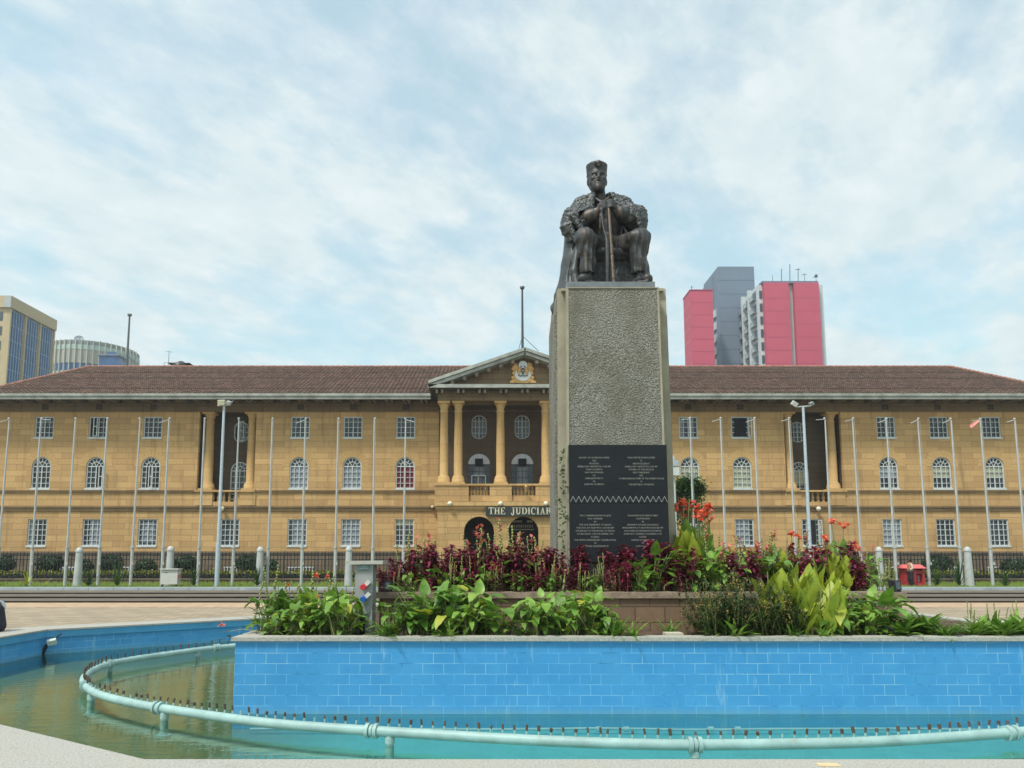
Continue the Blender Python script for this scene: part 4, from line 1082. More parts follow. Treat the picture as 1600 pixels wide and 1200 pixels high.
# ------------------------------------------------------------------ utility cabinet
CY_=9.75; GREYM=simple('grey_cabinet_paint',(.30,.31,.31),.5,var=.1,scale=4)
x0,x1=X(554.5,CY_,930),X(582,CY_,930); z0=PLZ-.08; z1=Z(882,CY_); zb=Z(962,CY_)
t=thing('utility_cabinet','grey metal electric cabinet with red and blue sockets among the left plants','cabinet',((x0+x1)/2,CY_+.2,z0))
mb=MB(); mb.box(x0,x1,CY_,CY_+.30,zb,z1); mb.box(x1-.09,x1,CY_,CY_+.3,z0,zb-.002); mb.box(x0,x0+.05,CY_+.1,CY_+.3,z0,zb-.002); mb.box(x0+.05,x1-.09,CY_+.28,CY_+.3,z0,zb-.002); 
b_=mb.build('body',GREYM,t)
mb=MB(); w_=X(599,CY_,880)
vs=[(x0-.12,CY_-.06,z1),(w_,CY_-.06,z1+.005),(w_,CY_+.4,z1+.005),(x0-.12,CY_+.4,z1)]
mb.add(vs+[(a,b,c+.045) for a,b,c in vs],[(0,3,2,1),(4,5,6,7),(0,1,5,4),(1,2,6,5),(2,3,7,6),(3,0,4,7)]); mb.build('lid',simple('pale_grey_lid',(.42,.40,.36),.6),t)
c=P(568.5,887,CY_-.02); mb=MB(); mb.box(c.x-.075,c.x+.075,CY_-.02,CY_-.002,c.z-.035,c.z+.035); pl_=mb.build('name_plate',simple('teal_plate',(.16,.24,.24),.4),t)
mb=MB()
for i in range(2): mb.box(c.x-.02+i*.025,c.x-.008+i*.025,CY_-.026,CY_-.0205,c.z+.012,c.z+.026)
for i in range(7): mb.box(c.x-.055+i*.016,c.x-.045+i*.016,CY_-.026,CY_-.0205,c.z-.016,c.z-.002)
mb.build('embossing',simple('plate_letters',(.5,.55,.55),.4),pl_)
for (px,py,mt,nm) in ((569,916,simple('red_plastic',(.62,.04,.06),.35),'red socket'),(569,935,simple('blue_plastic',(.03,.12,.45),.35),'blue socket')):
    c=P(px,py,CY_-.04); M=Matrix.Rotation(-.75,3,'Y')
    mb=MB(); mb.tube([c+Vector((0,.04,0)),c+Vector((-.015,-.035,-.015))],.038,10); mb.obox(c,.03,.03,.03,M); o=mb.build('socket',mt,t); o['label']=nm
    mb=MB(); mb.obox(c+M@Vector((.065,0,0)),.035,.03,.026,M); mb.build('socket_housing',simple('socket_white',(.6,.6,.56),.5),o)
def floodlamp(px,pyb,Y,w,h,label,yaw=0):
    c=P(px,pyb,Y); t=thing('floodlight',label,'floodlight',c)
    M=Matrix.Rotation(yaw,3,'Z')@Matrix.Rotation(-.12,3,'X')
    mb=MB(); mb.obox(c+Vector((0,0,h*.55)),w/2,.05,h*.42,M); b=mb.build('housing',simple('black_housing',(.02,.022,.028),.4),t)
    m2=MB()
    for s_ in (-1,1): m2.obox(c+M@Vector((s_*(w/2+.008),0,h*.5)),.006,.03,h*.5,M)
    m2.obox(c+Vector((0,0,.006)),w/2+.01,.04,.006,M); m2.build('bracket',IRON,t)
    m3=MB(); m3.obox(c+Vector((0,0,h*.55))+M@Vector((0,-.053,0)),w/2-.02,.003,h*.42-.02,M); m3.build('glass',simple('lamp_glass',(.04,.05,.06),.1,spec=1.0),b)
    m4=MB(); m4.obox(c+Vector((0,0,h*.3))+M@Vector((0,-.058,0)),.014,.001,.012,M); m4.build('sticker',WHITE,b)
floodlamp(602,925,IBF+.12,.17,.15,'black floodlight on the bed coping just right of the grey cabinet')
floodlamp(1399,925,IBF+.12,.12,.165,'black floodlight on the right end of the stone bed coping',.3)
q=G(1292,1194,RIMZ+.003); t=thing('plaster_patch','small beige repair patch on the near pool rim','patch',q)
mb=MB(); mb.box(q.x-.07,q.x+.08,q.y-.05,q.y+.03,RIMZ+.001,RIMZ+.004); mb.build('patch',simple('beige_patch',(.6,.47,.28),.9),t)
# ================================================================== POLES, FENCE, VERGE
ZG=.27
tops=[13.7,65,118,168,218,265,320,373,426,478,529,586,633,1078,1126,1179,1233,1288,1333,1385,1435,1485,1531.5,1585]
lam={8:0}
YP=38.6
GL_='tall white flagpoles standing in a row before the courthouse'
def polemesh(x,h,lean):
    a=MB(); a.tube([(x,YP,ZG),(x,YP,ZG+2.0)],.082,10); a.tube([(x,YP,ZG+2.0),(x+lean*.5,YP,(ZG+h)/2+1),(x+lean,YP,ZG+h)],[.056,.048,.036],10); a.lathe(x,YP,[(.11,ZG+1.98),(.11,ZG+2.05)],10)
    return a
NL=sum(1 for p in tops if p<800)
for i,px in enumerate(tops):
    pyt=655 if px<1000 else (654+ (px-1078)*.003)
    a=P(px,pyt,YP); h=a.z-ZG; j=i if i<NL else i-NL; n_=NL if i<NL else len(tops)-NL
    lab='white flagpole, %s of the %s in front of the %s wing'%(order(j,n_),('row' if True else ''),'left' if i<NL else 'right')
    if px==1531.5: lab='white flagpole in front of the right wing with a pink flag at its top'
    t=thing('flagpole',lab,'flagpole',(a.x,YP,ZG),GL_)
    polemesh(a.x,h,random.uniform(-.04,.04)).build('shaft',METALW,t)
    mb=MB(); s=-1 if px>1000 else random.choice((1,-1)); mb.ball((a.x,YP,a.z+.03),.065,8)
    if 1000<px or i in(0,1,5,9,12): mb.tube([(a.x,YP,a.z-.02),(a.x+s*.5,YP-.1,a.z-.03-random.uniform(.02,.25))],.022,5)
    mb.build('truck',METALW,t)
    mb=MB(); mb.tube([(a.x+.09,YP-.05,ZG+1.2),(a.x+.05,YP-.03,a.z-.05)],.008,4); mb.box(a.x+.05,a.x+.13,YP-.12,YP-.06,ZG+1.1,ZG+1.25); mb.build('halyard',METALW,t)
c=P(1522,663,YP-.1); t=thing('pink_flag','small limp pink flag at the top of a flagpole near the right edge','flag',c)
mb=MB(); q=[P(x,y,YP-.1-.03*k) for k,(x,y) in enumerate([(1530,656),(1521,660),(1515,665),(1517,669),(1524,664),(1530,658.5)])]
mb.add(q+[v+Vector((0,.02,0)) for v in q],[(0,1,2,3),(0,3,4,5),(9,8,7,6),(11,10,9,6)]); mb.build('cloth',simple('pink_cloth',(.75,.28,.27),.8),t)
# lamp masts
for px,label,pt in ((350,'tall thicker blue-grey lamp mast with a square floodlight before the left recess',634),(1255,'tall thicker blue-grey lamp mast with twin floodlights before the right recess',636)):
    Yl=37.6; x=X(px,Yl,640); zt_=P(px,pt,Yl).z
    t=thing('lamp_mast',label,'lamp mast',(x,Yl,ZG))
    mb=MB(); mb.tube([(x,Yl,ZG),(x,Yl,ZG+2.2)],.12,12); mb.tube([(x,Yl,ZG+2.2),(x,Yl,zt_)],[.095,.065],12); mb.build('shaft',simple('blue_grey_paint',(.42,.50,.56),.45,var=.1),t)
    mb=MB(); mb.tube([(x-.35,Yl,zt_+.0),(x+.35,Yl,zt_+.05)],.04,6); mb.tube([(x+.3,Yl-.2,zt_),(x+.45,Yl,zt_+.25)],.02,5); mb.build('crossarm',METALW,t)
    if px<800: hs=[(-.10,.17,0,(.60,.60,.42)),(.28,.10,.3,(.4,.42,.42))]
    else: hs=[(-.5,.15,.6,(.5,.52,.48)),(.4,.10,-.5,(.2,.22,.22))]
    for k,(dx,hw,rot,cc) in enumerate(hs):
        mb=MB(); mb.obox((x+dx,Yl-.12,zt_+.15),hw,.12,hw*.75,Matrix.Rotation(rot,3,'Y')@Matrix.Rotation(.3,3,'X')); mb.build('floodlight_head',simple('head_%d_%d'%(px,k),cc,.5),t)
# CCTV post at pedestal edge
Yv=20.; x=X(1054,Yv,760); zt_=P(1054,712,Yv).z
t=thing('camera_post','slim pale post with two white camera boxes right behind the pedestal','camera post',(x,Yv,0))
mb=MB(); mb.tube([(x,Yv,0),(x,Yv,zt_)],[.05,.03],8); mb.build('post',METALW,t)
for dy,w_,mt in ((724,.07,simple('grey_box',(.35,.4,.42),.5)),(737,.09,WHITE)):
    c=P(1055,dy,Yv-.1); mb=MB(); mb.box(c.x-w_,c.x+w_,Yv-.2,Yv-.04,c.z-w_*1.2,c.z+w_*1.2); mb.build('camera_box',mt,t)
# bollards
bl=[(124.5,855,'left of the dark shrubs under the second ground window'),(267,853,'behind the white meter box'),(407,854,'just left of the flagpole left of the cabinet'),(545.5,853,'behind the grey cabinet'),(1372.5,854,'left of the red kiosk'),(1511,854,'right of the red kiosk')]
for px,pt,w in bl:
    Yb_=38.2; a=P(px,pt,Yb_); t=thing('bollard','thick white round-topped post '+w,'post',(a.x,Yb_,ZG),'thick white round-topped posts on the verge')
    mb=MB(); mb.tube([(a.x,Yb_,ZG),(a.x,Yb_,a.z-.25)],[.22,.165],14); mb.build('shaft',METALW,t)
    mb=MB(); mb.lathe(a.x,Yb_,[(.19,a.z-.25),(.19,a.z-.19),(.165,a.z-.12),(.10,a.z-.03),(.02,a.z)],14); mb.build('cap',METALW,t)
# fence : low wall, rails, posts and picket bays
YF=42.5; zf0=Z(906,YF); zf1=Z(863,YF)
fence=thing('iron_fence','long black iron picket fence on a low brown wall before the courthouse','fence',(0,YF,ZG))
mb=MB(); mb.box(-70,70,YF-.2,YF+.2,0,zf0); mb.box(-70,70,YF-.26,YF+.26,zf0+.001,zf0+.09); mb.build('low_wall',simple('low_wall_stone',(.15,.11,.08),.9,var=.35,scale=2),fence)
for z in (zf0+.22,zf1-.18,zf1-.42): mb=MB(); mb.box(-70,70,YF-.02,YF+.02,z-.025,z+.025); mb.build('rail',IRON,fence)
xx=-36.0
pm=[]
while xx<38:
    mb=MB(); x=xx
    for k in range(12):
        x=xx+k*.2; q=.016 if k else .035; h=zf1 if k else zf1+.04
        mb.box(x-q,x+q,YF-q-.004,YF+q+.004,zf0+.1,h-.08); mb.add([(x-.03,YF,h-.1),(x,YF-.02,h-.1),(x+.03,YF,h-.1),(x,YF+.02,h-.1),(x,YF,h+.08)],[(0,1,4),(1,2,4),(2,3,4),(3,0,4)])
    mb.build('picket_bay',IRON,fence); xx+=2.4
# hedges and clipped shrubs behind the fence
def leafball(mb,c,rx,ry,rz,n,s,mi=0,top=None):
    for i in range(n):
        u=random.uniform(-1,1); t_=random.uniform(0,2*math.pi); r_=random.uniform(.8,1.06); q=math.sqrt(1-u*u)
        p=Vector((c[0]+rx*r_*q*math.cos(t_),c[1]+ry*r_*q*math.sin(t_),c[2]+rz*r_*u))
        a=Vector((random.gauss(0,1),random.gauss(0,1),random.gauss(0,1))).normalized(); b=a.cross(Vector((random.gauss(0,1),random.gauss(0,1),random.gauss(0,1)))).normalized()
        m_=mi if top is None or p.z<top else 1
        mb.poly([p-a*s,p-b*s*.5,p+a*s,p+b*s*.5],m_)
hz0=zf0-.2
hd=thing('hedge','long clipped low hedge with yellow-green top behind the iron fence','hedge',(0,YF+1.0,ZG))
mb=MB(); zt_=Z(894,YF+.7)
mb.box(-38,40,YF+.75,YF+1.6,ZG,zt_-.12)
for i in range(9000):
    x=random.uniform(-38,40); y=YF+random.choice((.68,random.uniform(.7,1.6))); z=random.uniform(ZG+.3,zt_) if y<YF+.7 else zt_+random.gauss(0,.05)
    a=Vector((random.gauss(0,1),random.gauss(0,1),random.gauss(0,1))).normalized()*.10; b=a.cross(Vector((random.gauss(0,1),random.gauss(0,1),1))).normalized()*.05
    p=Vector((x,y,z)); mb.poly([p-a,p-b,p+a,p+b],1 if z>zt_-.16 else 0)
mb.build('foliage',[HEDGE,HEDGEY],hd)
YS=YF+2.2
sh_px=[(8,882,26),(78,880,40),(132,888,24),(173,880,36),(228,888,32),(290,881,38),(388,880,38),(425,890,20),(1065,884,30),(1200,884,36),(1300,884,40),(1465,880,46),(1585,886,40)]
shp=None
for i,(px,py,w) in enumerate(sh_px):
    c=P(px,py,YS); rx=w/2*YS/F_; rz=.55
    left_=px<800; grp=[s for s in sh_px if (s[0]<800)==left_]; 
    t=thing('clipped_shrub','dark rounded shrub behind the fence, %s of those before the %s wing'%(order(grp.index((px,py,w)),len(grp)),'left' if left_ else 'right'),'shrub',(c.x,YS,ZG),'dark rounded shrubs behind the iron fence')
    mb=MB(); leafball(mb,(c.x,YS,c.z),rx,.6,rz,700,.10); mb.ball((c.x,YS,c.z),1,10,sq=(rx*.85,.5,rz*.85)); mb.build('foliage',HEDGE,t)
    mb=MB(); mb.tube([(c.x,YS,ZG),(c.x,YS,c.z)],.05,6); mb.build('stem',STEM,t)
# grass
mb=MB()
for i in range(16000):
    x=random.uniform(-33,36); y=random.uniform(35.55,38.8) if i%3 else random.uniform(35.5,36.2); h=random.uniform(.05,.13); w=.02; t_=random.uniform(0,3.14); dx,dy=w*math.cos(t_),w*math.sin(t_); lx=random.uniform(-.05,.05)
    mb.poly([(x-dx,y-dy,ZG),(x+dx,y+dy,ZG),(x+lx,y,ZG+h)])
for i in range(5000):
    x=random.uniform(-33,36); y=random.uniform(38.5,42.1); h=random.uniform(.08,.25); w=.03; lx=random.uniform(-.1,.1)
    mb.poly([(x-w,y,ZG),(x+w,y,ZG),(x+lx,y,ZG+h)])
o=mb.build('grass',GRASS); o['kind']='stuff'
# cycads / dark tufted plants on the verge
def tuft(nm,px,pyb,Y,h,w,mt,label,n=26,lw=.05,grp=None):
    c=P(px,pyb,Y); t=thing(nm,label,'plant',(c.x,Y,ZG),grp)
    mb=MB()
    for i in range(n):
        az=random.uniform(0,2*math.pi); el=random.uniform(.5,1.45); Ln=h*random.uniform(.75,1.1)
        pr=None; steps=7; p=Vector((c.x,Y,ZG+.05)); dirv=Vector((math.cos(az)*math.cos(el)*w/h,math.sin(az)*math.cos(el)*w/h,math.sin(el)))
        side=Vector((-math.sin(az),math.cos(az),0))
        for k in range(steps):
            q=p+dirv*Ln/steps; ww=lw*(1-k/steps*.8)
            mb.poly([p-side*ww,p+side*ww,q+side*ww*.85,q-side*ww*.85]); p=q; dirv=(dirv+Vector((0,0,-.10))).normalized()*dirv.length
    mb.build('fronds',mt,t)
    m2=MB(); m2.tube([(c.x,Y,ZG-.05),(c.x,Y,ZG+.15)],[.08,.05],6); m2.build('stem',STEM,t)
G1='dark tufted plants on the verge'
tl=[(140,912,1.0,.9,LEAFD),(183,912,1.5,.9,LEAFD),(303,911,1.1,.5,LEAFD),(402,911,1.2,.8,LEAFD),(1380,912,.7,.5,LEAFD),(1464,912,1.2,.7,LEAFD),(1499,914,1.5,.7,LEAFD),(1572,912,.8,.8,LEAFD)]
for k,(px,py,h,w,mt) in enumerate(tl):
    tuft('cycad',px,py,37.0,h,w,mt,'dark tufted plant on the verge, %s of eight'%order(k,8),34,.035,G1)
tuft('bromeliad',42,912,37.0,.8,.6,LEAFY,'bright yellow spiky plant beside the second flagpole from the left',14,.05)
tuft('bromeliad',70,912,37.0,.5,.6,LEAFY,'small yellowish sprawling plant just right of the bright yellow one',6,.03)
# meter box
x0,x1=X(251.5,37.2,905),X(277,37.2,905); z1_=Z(890,37.2)
t=thing('meter_box','white steel meter box on short legs on the left verge','meter box',((x0+x1)/2,37.2,ZG))
mb=MB(); mb.box(x0,x1,37.2,37.6,ZG+.14,z1_); mb.build('body',simple('cream_box',(.55,.53,.50),.6,var=.06),t)
mb=MB(); mb.box(x0-.06,x1+.06,37.12,37.68,z1_+.001,z1_+.05); mb.build('lid',simple('pale_lid',(.5,.5,.48),.6),t)
for x in (x0+.06,x1-.06): mb=MB(); mb.box(x-.03,x+.03,37.22,37.28,ZG-.02,ZG+.139); mb.build('leg',IRON,t)
mb=MB(); mb.box(x0+.15,x0+.32,37.19,37.198,z1_-.16,z1_-.12); mb.build('label_plate',simple('reddish_mark',(.35,.12,.1),.6),t)
mb=MB(); mb.box(x1+.002,x1+.10,37.3,37.45,ZG+.45,ZG+.62); mb.build('socket',simple('red_socket',(.5,.15,.15),.5),t)
# red kiosk
YK=38.4; RED=simple('red_kiosk_paint',(.42,.035,.045),.5,var=.15,scale=3); RED2=simple('light_red_roof',(.72,.13,.13),.45,var=.08,scale=3)
x0,x1=X(1414,YK,900),X(1445,YK,900); z0=ZG; z1_=Z(888,YK); zr=Z(883.5,YK+.3)
t=thing('red_kiosk','small bright red street kiosk with sloping red roof behind the standing person','kiosk',((x0+x1)/2,YK+.3,z0))
mb=MB()
for a,b in ((x0,x0+.12),((x0+x1)/2-.08,(x0+x1)/2+.08),(x1-.12,x1)): mb.box(a,b,YK,YK+.55,z0,z1_)
mb.box(x0+.121,x1-.121,YK+.02,YK+.5,z0+.001,z0+.16); mb.box(x0+.121,x1-.121,YK+.03,YK+.5,z1_-.28,z1_-.12); mb.box(x0+.13,x1-.13,YK+.3,YK+.34,z0+.16,z1_-.3)
mb.build('body',RED,t)
mb=MB(); mb.add([(x0-.12,YK-.15,z1_),(x1+.05,YK-.15,z1_),(x1-.02,YK+.3,zr+.05),(x0+.02,YK+.3,zr+.05),(x1+.05,YK+.75,z1_),(x0-.12,YK+.75,z1_)],[(0,1,2,3),(3,2,4,5),(0,3,5),(1,4,2),(0,5,4,1)]); mb.build('roof',RED2,t)
mb=MB()
for dx in (.62,.82,1.0):
    mb.box(x0+dx+.02,x0+dx+.10,YK+.285,YK+.298,z0+.2,z0+.55)
mb.build('poster',simple('white_poster',(.6,.6,.6),.6),t)
# ================================================================== SDF SCULPTING (surface nets)
class SDF:
    def __init__(s,lo,hi,res):
        s.lo=np.array(lo,dtype=np.float32); s.res=res
        s.n=np.ceil((np.array(hi)-np.array(lo))/res).astype(int)+1
        s.d=np.full(s.n,.3,dtype=np.float32)
        s.ax=[s.lo[i]+res*np.arange(s.n[i],dtype=np.float32) for i in range(3)]
    def win(s,lo,hi):
        sl=[];g=[]
        for i in range(3):
            a=max(0,int((lo[i]-s.lo[i])/s.res)); b=min(s.n[i],int((hi[i]-s.lo[i])/s.res)+2)
            if b<=a: return None
            sl.append(slice(a,b)); sh=[1,1,1]; sh[i]=b-a; g.append(s.ax[i][a:b].reshape(sh))
        return tuple(sl),g
    def comb(s,sl,nd,k,sub=False):
        o=s.d[sl]
        if sub:
            h=np.clip(.5-.5*(o+nd)/k,0,1); s.d[sl]=o*(1-h)+(-nd)*h+k*h*(1-h); return
        if k<=0: s.d[sl]=np.minimum(o,nd); return
        h=np.clip(.5+.5*(o-nd)/k,0,1); s.d[sl]=o*(1-h)+nd*h-k*h*(1-h)
    def cap(s,a,b,r1,r2,k=.03,sub=False,disp=None,fl=(1,1,1)):
        a=np.array(a,dtype=np.float32);b=np.array(b,dtype=np.float32); m=max(r1,r2)/min(fl)+.08
        w=s.win(np.minimum(a,b)-m,np.maximum(a,b)+m)
        if w is None: return s
        sl,(x,y,z)=w; ba=b-a; L2=float((ba*ba).sum())+1e-9
        h=np.clip(((x-a[0])*ba[0]+(y-a[1])*ba[1]+(z-a[2])*ba[2])/L2,0,1)
        dx=(x-a[0]-ba[0]*h)*fl[0];dy=(y-a[1]-ba[1]*h)*fl[1];dz=(z-a[2]-ba[2]*h)*fl[2]
        d=np.sqrt(dx*dx+dy*dy+dz*dz)-(r1+(r2-r1)*h)
        if disp: d=d+disp(x,y,z,h)
        s.comb(sl,d.astype(np.float32),k,sub); return s
    def path(s,pts,rs,k=.03,**kw):
        for i in range(len(pts)-1): s.cap(pts[i],pts[i+1],rs[i],rs[i+1],k,**kw)
        return s
    def ell(s,c,r,k=.03,sub=False,rot=None,disp=None):
        c=np.array(c,dtype=np.float32); m=max(r)+.08; w=s.win(c-m,c+m)
        if w is None: return s
        sl,(x,y,z)=w; X_=x-c[0];Y_=y-c[1];Z_=z-c[2]
        if rot is not None:
            M=np.array(rot.transposed()); X_,Y_,Z_=(M[0][0]*X_+M[0][1]*Y_+M[0][2]*Z_),(M[1][0]*X_+M[1][1]*Y_+M[1][2]*Z_),(M[2][0]*X_+M[2][1]*Y_+M[2][2]*Z_)
        k0=np.sqrt((X_/r[0])**2+(Y_/r[1])**2+(Z_/r[2])**2); k1=np.sqrt((X_/r[0]**2)**2+(Y_/r[1]**2)**2+(Z_/r[2]**2)**2)+1e-6
        d=k0*(k0-1)/k1
        if disp: d=d+disp(x,y,z,0)
        s.comb(sl,d.astype(np.float32),k,sub); return s
    def box(s,c,b,r=.01,k=.01,sub=False,rot=None):
        c=np.array(c,dtype=np.float32); m=float(np.linalg.norm(b))+.06; w=s.win(c-m,c+m)
        if w is None: return s
        sl,(x,y,z)=w; X_=x-c[0];Y_=y-c[1];Z_=z-c[2]
        if rot is not None:
            M=np.array(rot.transposed()); X_,Y_,Z_=(M[0][0]*X_+M[0][1]*Y_+M[0][2]*Z_),(M[1][0]*X_+M[1][1]*Y_+M[1][2]*Z_),(M[2][0]*X_+M[2][1]*Y_+M[2][2]*Z_)
        qx,qy,qz=np.abs(X_)-b[0]+r,np.abs(Y_)-b[1]+r,np.abs(Z_)-b[2]+r
        d=np.sqrt(np.maximum(qx,0)**2+np.maximum(qy,0)**2+np.maximum(qz,0)**2)+np.minimum(np.maximum(qx,np.maximum(qy,qz)),0)-r
        s.comb(sl,d.astype(np.float32),k,sub); return s
    def cyl(s,c,r0,r1,h,k=.01,sub=False,rot=None,disp=None,sy=1.0):
        c=np.array(c,dtype=np.float32); m=max(r0,r1,h)*1.3+.06; w=s.win(c-m,c+m)
        if w is None: return s
        sl,(x,y,z)=w; X_=x-c[0];Y_=y-c[1];Z_=z-c[2]
        if rot is not None:
            M=np.array(rot.transposed()); X_,Y_,Z_=(M[0][0]*X_+M[0][1]*Y_+M[0][2]*Z_),(M[1][0]*X_+M[1][1]*Y_+M[1][2]*Z_),(M[2][0]*X_+M[2][1]*Y_+M[2][2]*Z_)
        rr=r0+(r1-r0)*np.clip((Z_+h)/(2*h),0,1)
        q1=np.sqrt(X_**2+(Y_*sy)**2)-rr+.008; q2=np.abs(Z_)-h+.008
        d=np.minimum(np.maximum(q1,q2),0)+np.sqrt(np.maximum(q1,0)**2+np.maximum(q2,0)**2)-.008
        if disp: d=d+disp(x,y,z,0)
        s.comb(sl,d.astype(np.float32),k,sub); return s
    def mesh(s):
        v=s.d; ins=v<0; n=s.n
        c=np.zeros(tuple(n-1),dtype=np.int8)
        for i in (0,1):
            for j in (0,1):
                for k in (0,1): c+=ins[i:n[0]-1+i,j:n[1]-1+j,k:n[2]-1+k]
        act=np.argwhere((c>0)&(c<8)); idx=np.full(tuple(n-1),-1,dtype=np.int64); idx[tuple(act.T)]=np.arange(len(act))
        acc=np.zeros((len(act),3)); cnt=np.zeros(len(act))
        for ax in range(3):
            o=[a for a in range(3) if a!=ax]
            for u in (0,1):
                for w in (0,1):
                    p=act.copy(); p[:,o[0]]+=u; p[:,o[1]]+=w; q=p.copy(); q[:,ax]+=1
                    a=v[tuple(p.T)]; b=v[tuple(q.T)]; m=(a<0)!=(b<0); t=np.where(m,a/(a-b+1e-12),0)
                    pt=p.astype(float); pt[:,ax]+=t; acc[m]+=pt[m]; cnt[m]+=1
        verts=acc/cnt[:,None]*s.res+s.lo
        faces=[]
        for ax in range(3):
            o=[(ax+1)%3,(ax+2)%3]
            sl0=[slice(None)]*3; sl1=[slice(None)]*3; sl0[ax]=slice(0,n[ax]-1); sl1[ax]=slice(1,n[ax])
            A=ins[tuple(sl0)];B=ins[tuple(sl1)]
            e=np.argwhere(A!=B); ok=(e[:,o[0]]>0)&(e[:,o[1]]>0)&(e[:,o[0]]<n[o[0]]-1)&(e[:,o[1]]<n[o[1]]-1); e=e[ok]
            sgn=A[tuple(e.T)]
            def id_(du,dv): p=e.copy(); p[:,o[0]]+=du; p[:,o[1]]+=dv; return idx[tuple(p.T)]
            f=np.stack([id_(-1,-1),id_(0,-1),id_(0,0),id_(-1,0)],1)
            f[~sgn]=f[~sgn][:,::-1]; faces.append(f)
        return verts,np.concatenate(faces)
def sdf_obj(name,s,mat,parent,S,base,rotz=0):
    v,f=s.mesh(); c_,s_=math.cos(rotz),math.sin(rotz)
    v2=np.stack([v[:,0]*c_-v[:,1]*s_,v[:,0]*s_+v[:,1]*c_,v[:,2]],1)*S+np.array(base)-np.array(wloc(parent))
    me=bpy.data.meshes.new(name); me.from_pydata(v2.tolist(),[],f.tolist()); me.materials.append(mat)
    me.polygons.foreach_set('use_smooth',[True]*len(me.polygons)); me.update()
    o=bpy.data.objects.new(name,me); COL.objects.link(o); o.parent=parent; return o
# ------------------------------------------------------------------ pedestal
def pebble():
    m,nt,b=newmat('pebble_dash')
    v=nt.nodes.new('ShaderNodeTexVoronoi'); v.inputs['Scale'].default_value=38; L(nt,pos(nt),v.inputs['Vector'])
    n=noise(nt,pos(nt),42,4,.8); n2=noise(nt,mapping(nt,pos(nt),(1,1,.45)),1.9,6,.72)
    col=ramp(nt,n,[(.34,(.05,.047,.04)),(.46,(.235,.23,.195)),(.58,(.36,.35,.30)),(.72,(.60,.59,.51))])
    col=mix(nt,ramp(nt,n2,[(.44,(0,0,0)),(.68,(.75,.75,.75))]),col,(.15,.135,.095))
    L(nt,col,b.inputs['Base Color']); b.inputs['Roughness'].default_value=.85
    h=math_(nt,'ADD',n,math_(nt,'MULTIPLY',v.outputs['Distance'],-.8)); bump(nt,b,h,1.0,.035); return m
PEB=pebble(); CONC=simple('smooth_concrete',(.33,.30,.225),.85,var=.22,scale=2.5,bmp=.2)
PFY=11.12
ped=thing('statue_pedestal','tall grey pebble-dashed pedestal with smooth corner strips and black inscribed panels','pedestal',((X(887,PFY)+X(1040,PFY))/2,12,IBZ))
zt_=Z(449,PFY+.05); zq=IBZ-.1
def taper(mb,xa0,xb0,xa1,xb1,y0,y1,y0t,y1t,z0,z1):
    v=[(xa0,y0,z0),(xb0,y0,z0),(xb0,y1,z0),(xa0,y1,z0),(xa1,y0t,z1),(xb1,y0t,z1),(xb1,y1t,z1),(xa1,y1t,z1)]
    mb.add(v,[(0,3,2,1),(4,5,6,7),(0,1,5,4),(1,2,6,5),(2,3,7,6),(3,0,4,7)])
fx0,fx1=P(888.5,700,PFY).x,P(1037,700,PFY).x
tx0,tx1=P(886.5,452,PFY+.05).x,P(1028,452,PFY+.05).x
bx0,bx1=fx0+(fx0-tx0)*.72,fx1+(fx1-tx1)*.72
mb=MB(); taper(mb,bx0,bx1,tx0+.015,tx1-.015,PFY,PFY+.25,PFY+.05,PFY+.25,zq,zt_-.02); fp=mb.build('front_panel',PEB,ped)
mb=MB()
for (a,b,s) in ((bx0,tx0,1),(bx1,tx1,-1)):
    taper(mb,a-.028 if s>0 else a-.004,a+.004 if s>0 else a+.028,b-.013 if s>0 else b-.019,b+.019 if s>0 else b+.013,PFY-.012,PFY+.2,PFY+.04,PFY+.2,zq,zt_)
mb.box(tx0,tx1,PFY+.035,PFY+.2,zt_-.019,zt_-.001); mb.build('edge_trim',CONC,fp)
PB=12.72
cx0b=P(872,700,PFY+.3).x; cx1b=P(1049,700,PFY+.3).x; cx0t=P(871.5,460,PFY+.3).x; cx1t=P(1039.5,460,PFY+.3).x
ztc=Z(452,PFY+.3)
mb=MB(); taper(mb,cx0b-.01,cx1b+.03,cx0t,cx1t,PFY+.26,PB,PFY+.27,PB,zq,ztc); mb.build('core',CONC,ped)
lx0=cx0b-.012
mb=MB()
for s in (-1,1):
    xi=cx0b+.0 if s<0 else cx1b+.02; xo=xi+s*.045 if s<0 else xi+.05
    xit=cx0t if s<0 else cx1t; 
    y0=PFY+.42
    v=[(xi,y0,zq),(xo,y0,zq),(xo,PB-.1,zq),(xi,PB-.1,zq),(xit,y0,ztc-.03),(xit+s*.05,y0+.0,ztc-.42),(xit+s*.05,PB-.1,ztc-.42),(xit,PB-.1,ztc-.03)]
    f=[(0,1,5,4),(1,2,6,5),(4,5,6,7),(2,3,7,6)]
    if s<0: f=[q[::-1] for q in f]
    mb.add(v,f)
mb.build('side_panel',PEB,ped)
mb=MB()
mb.box(cx0t+.05,cx1t-.05,PFY+.2,PB-.05,ztc-.02,zt_+.0); mb.build('top_slab',CONC,ped)
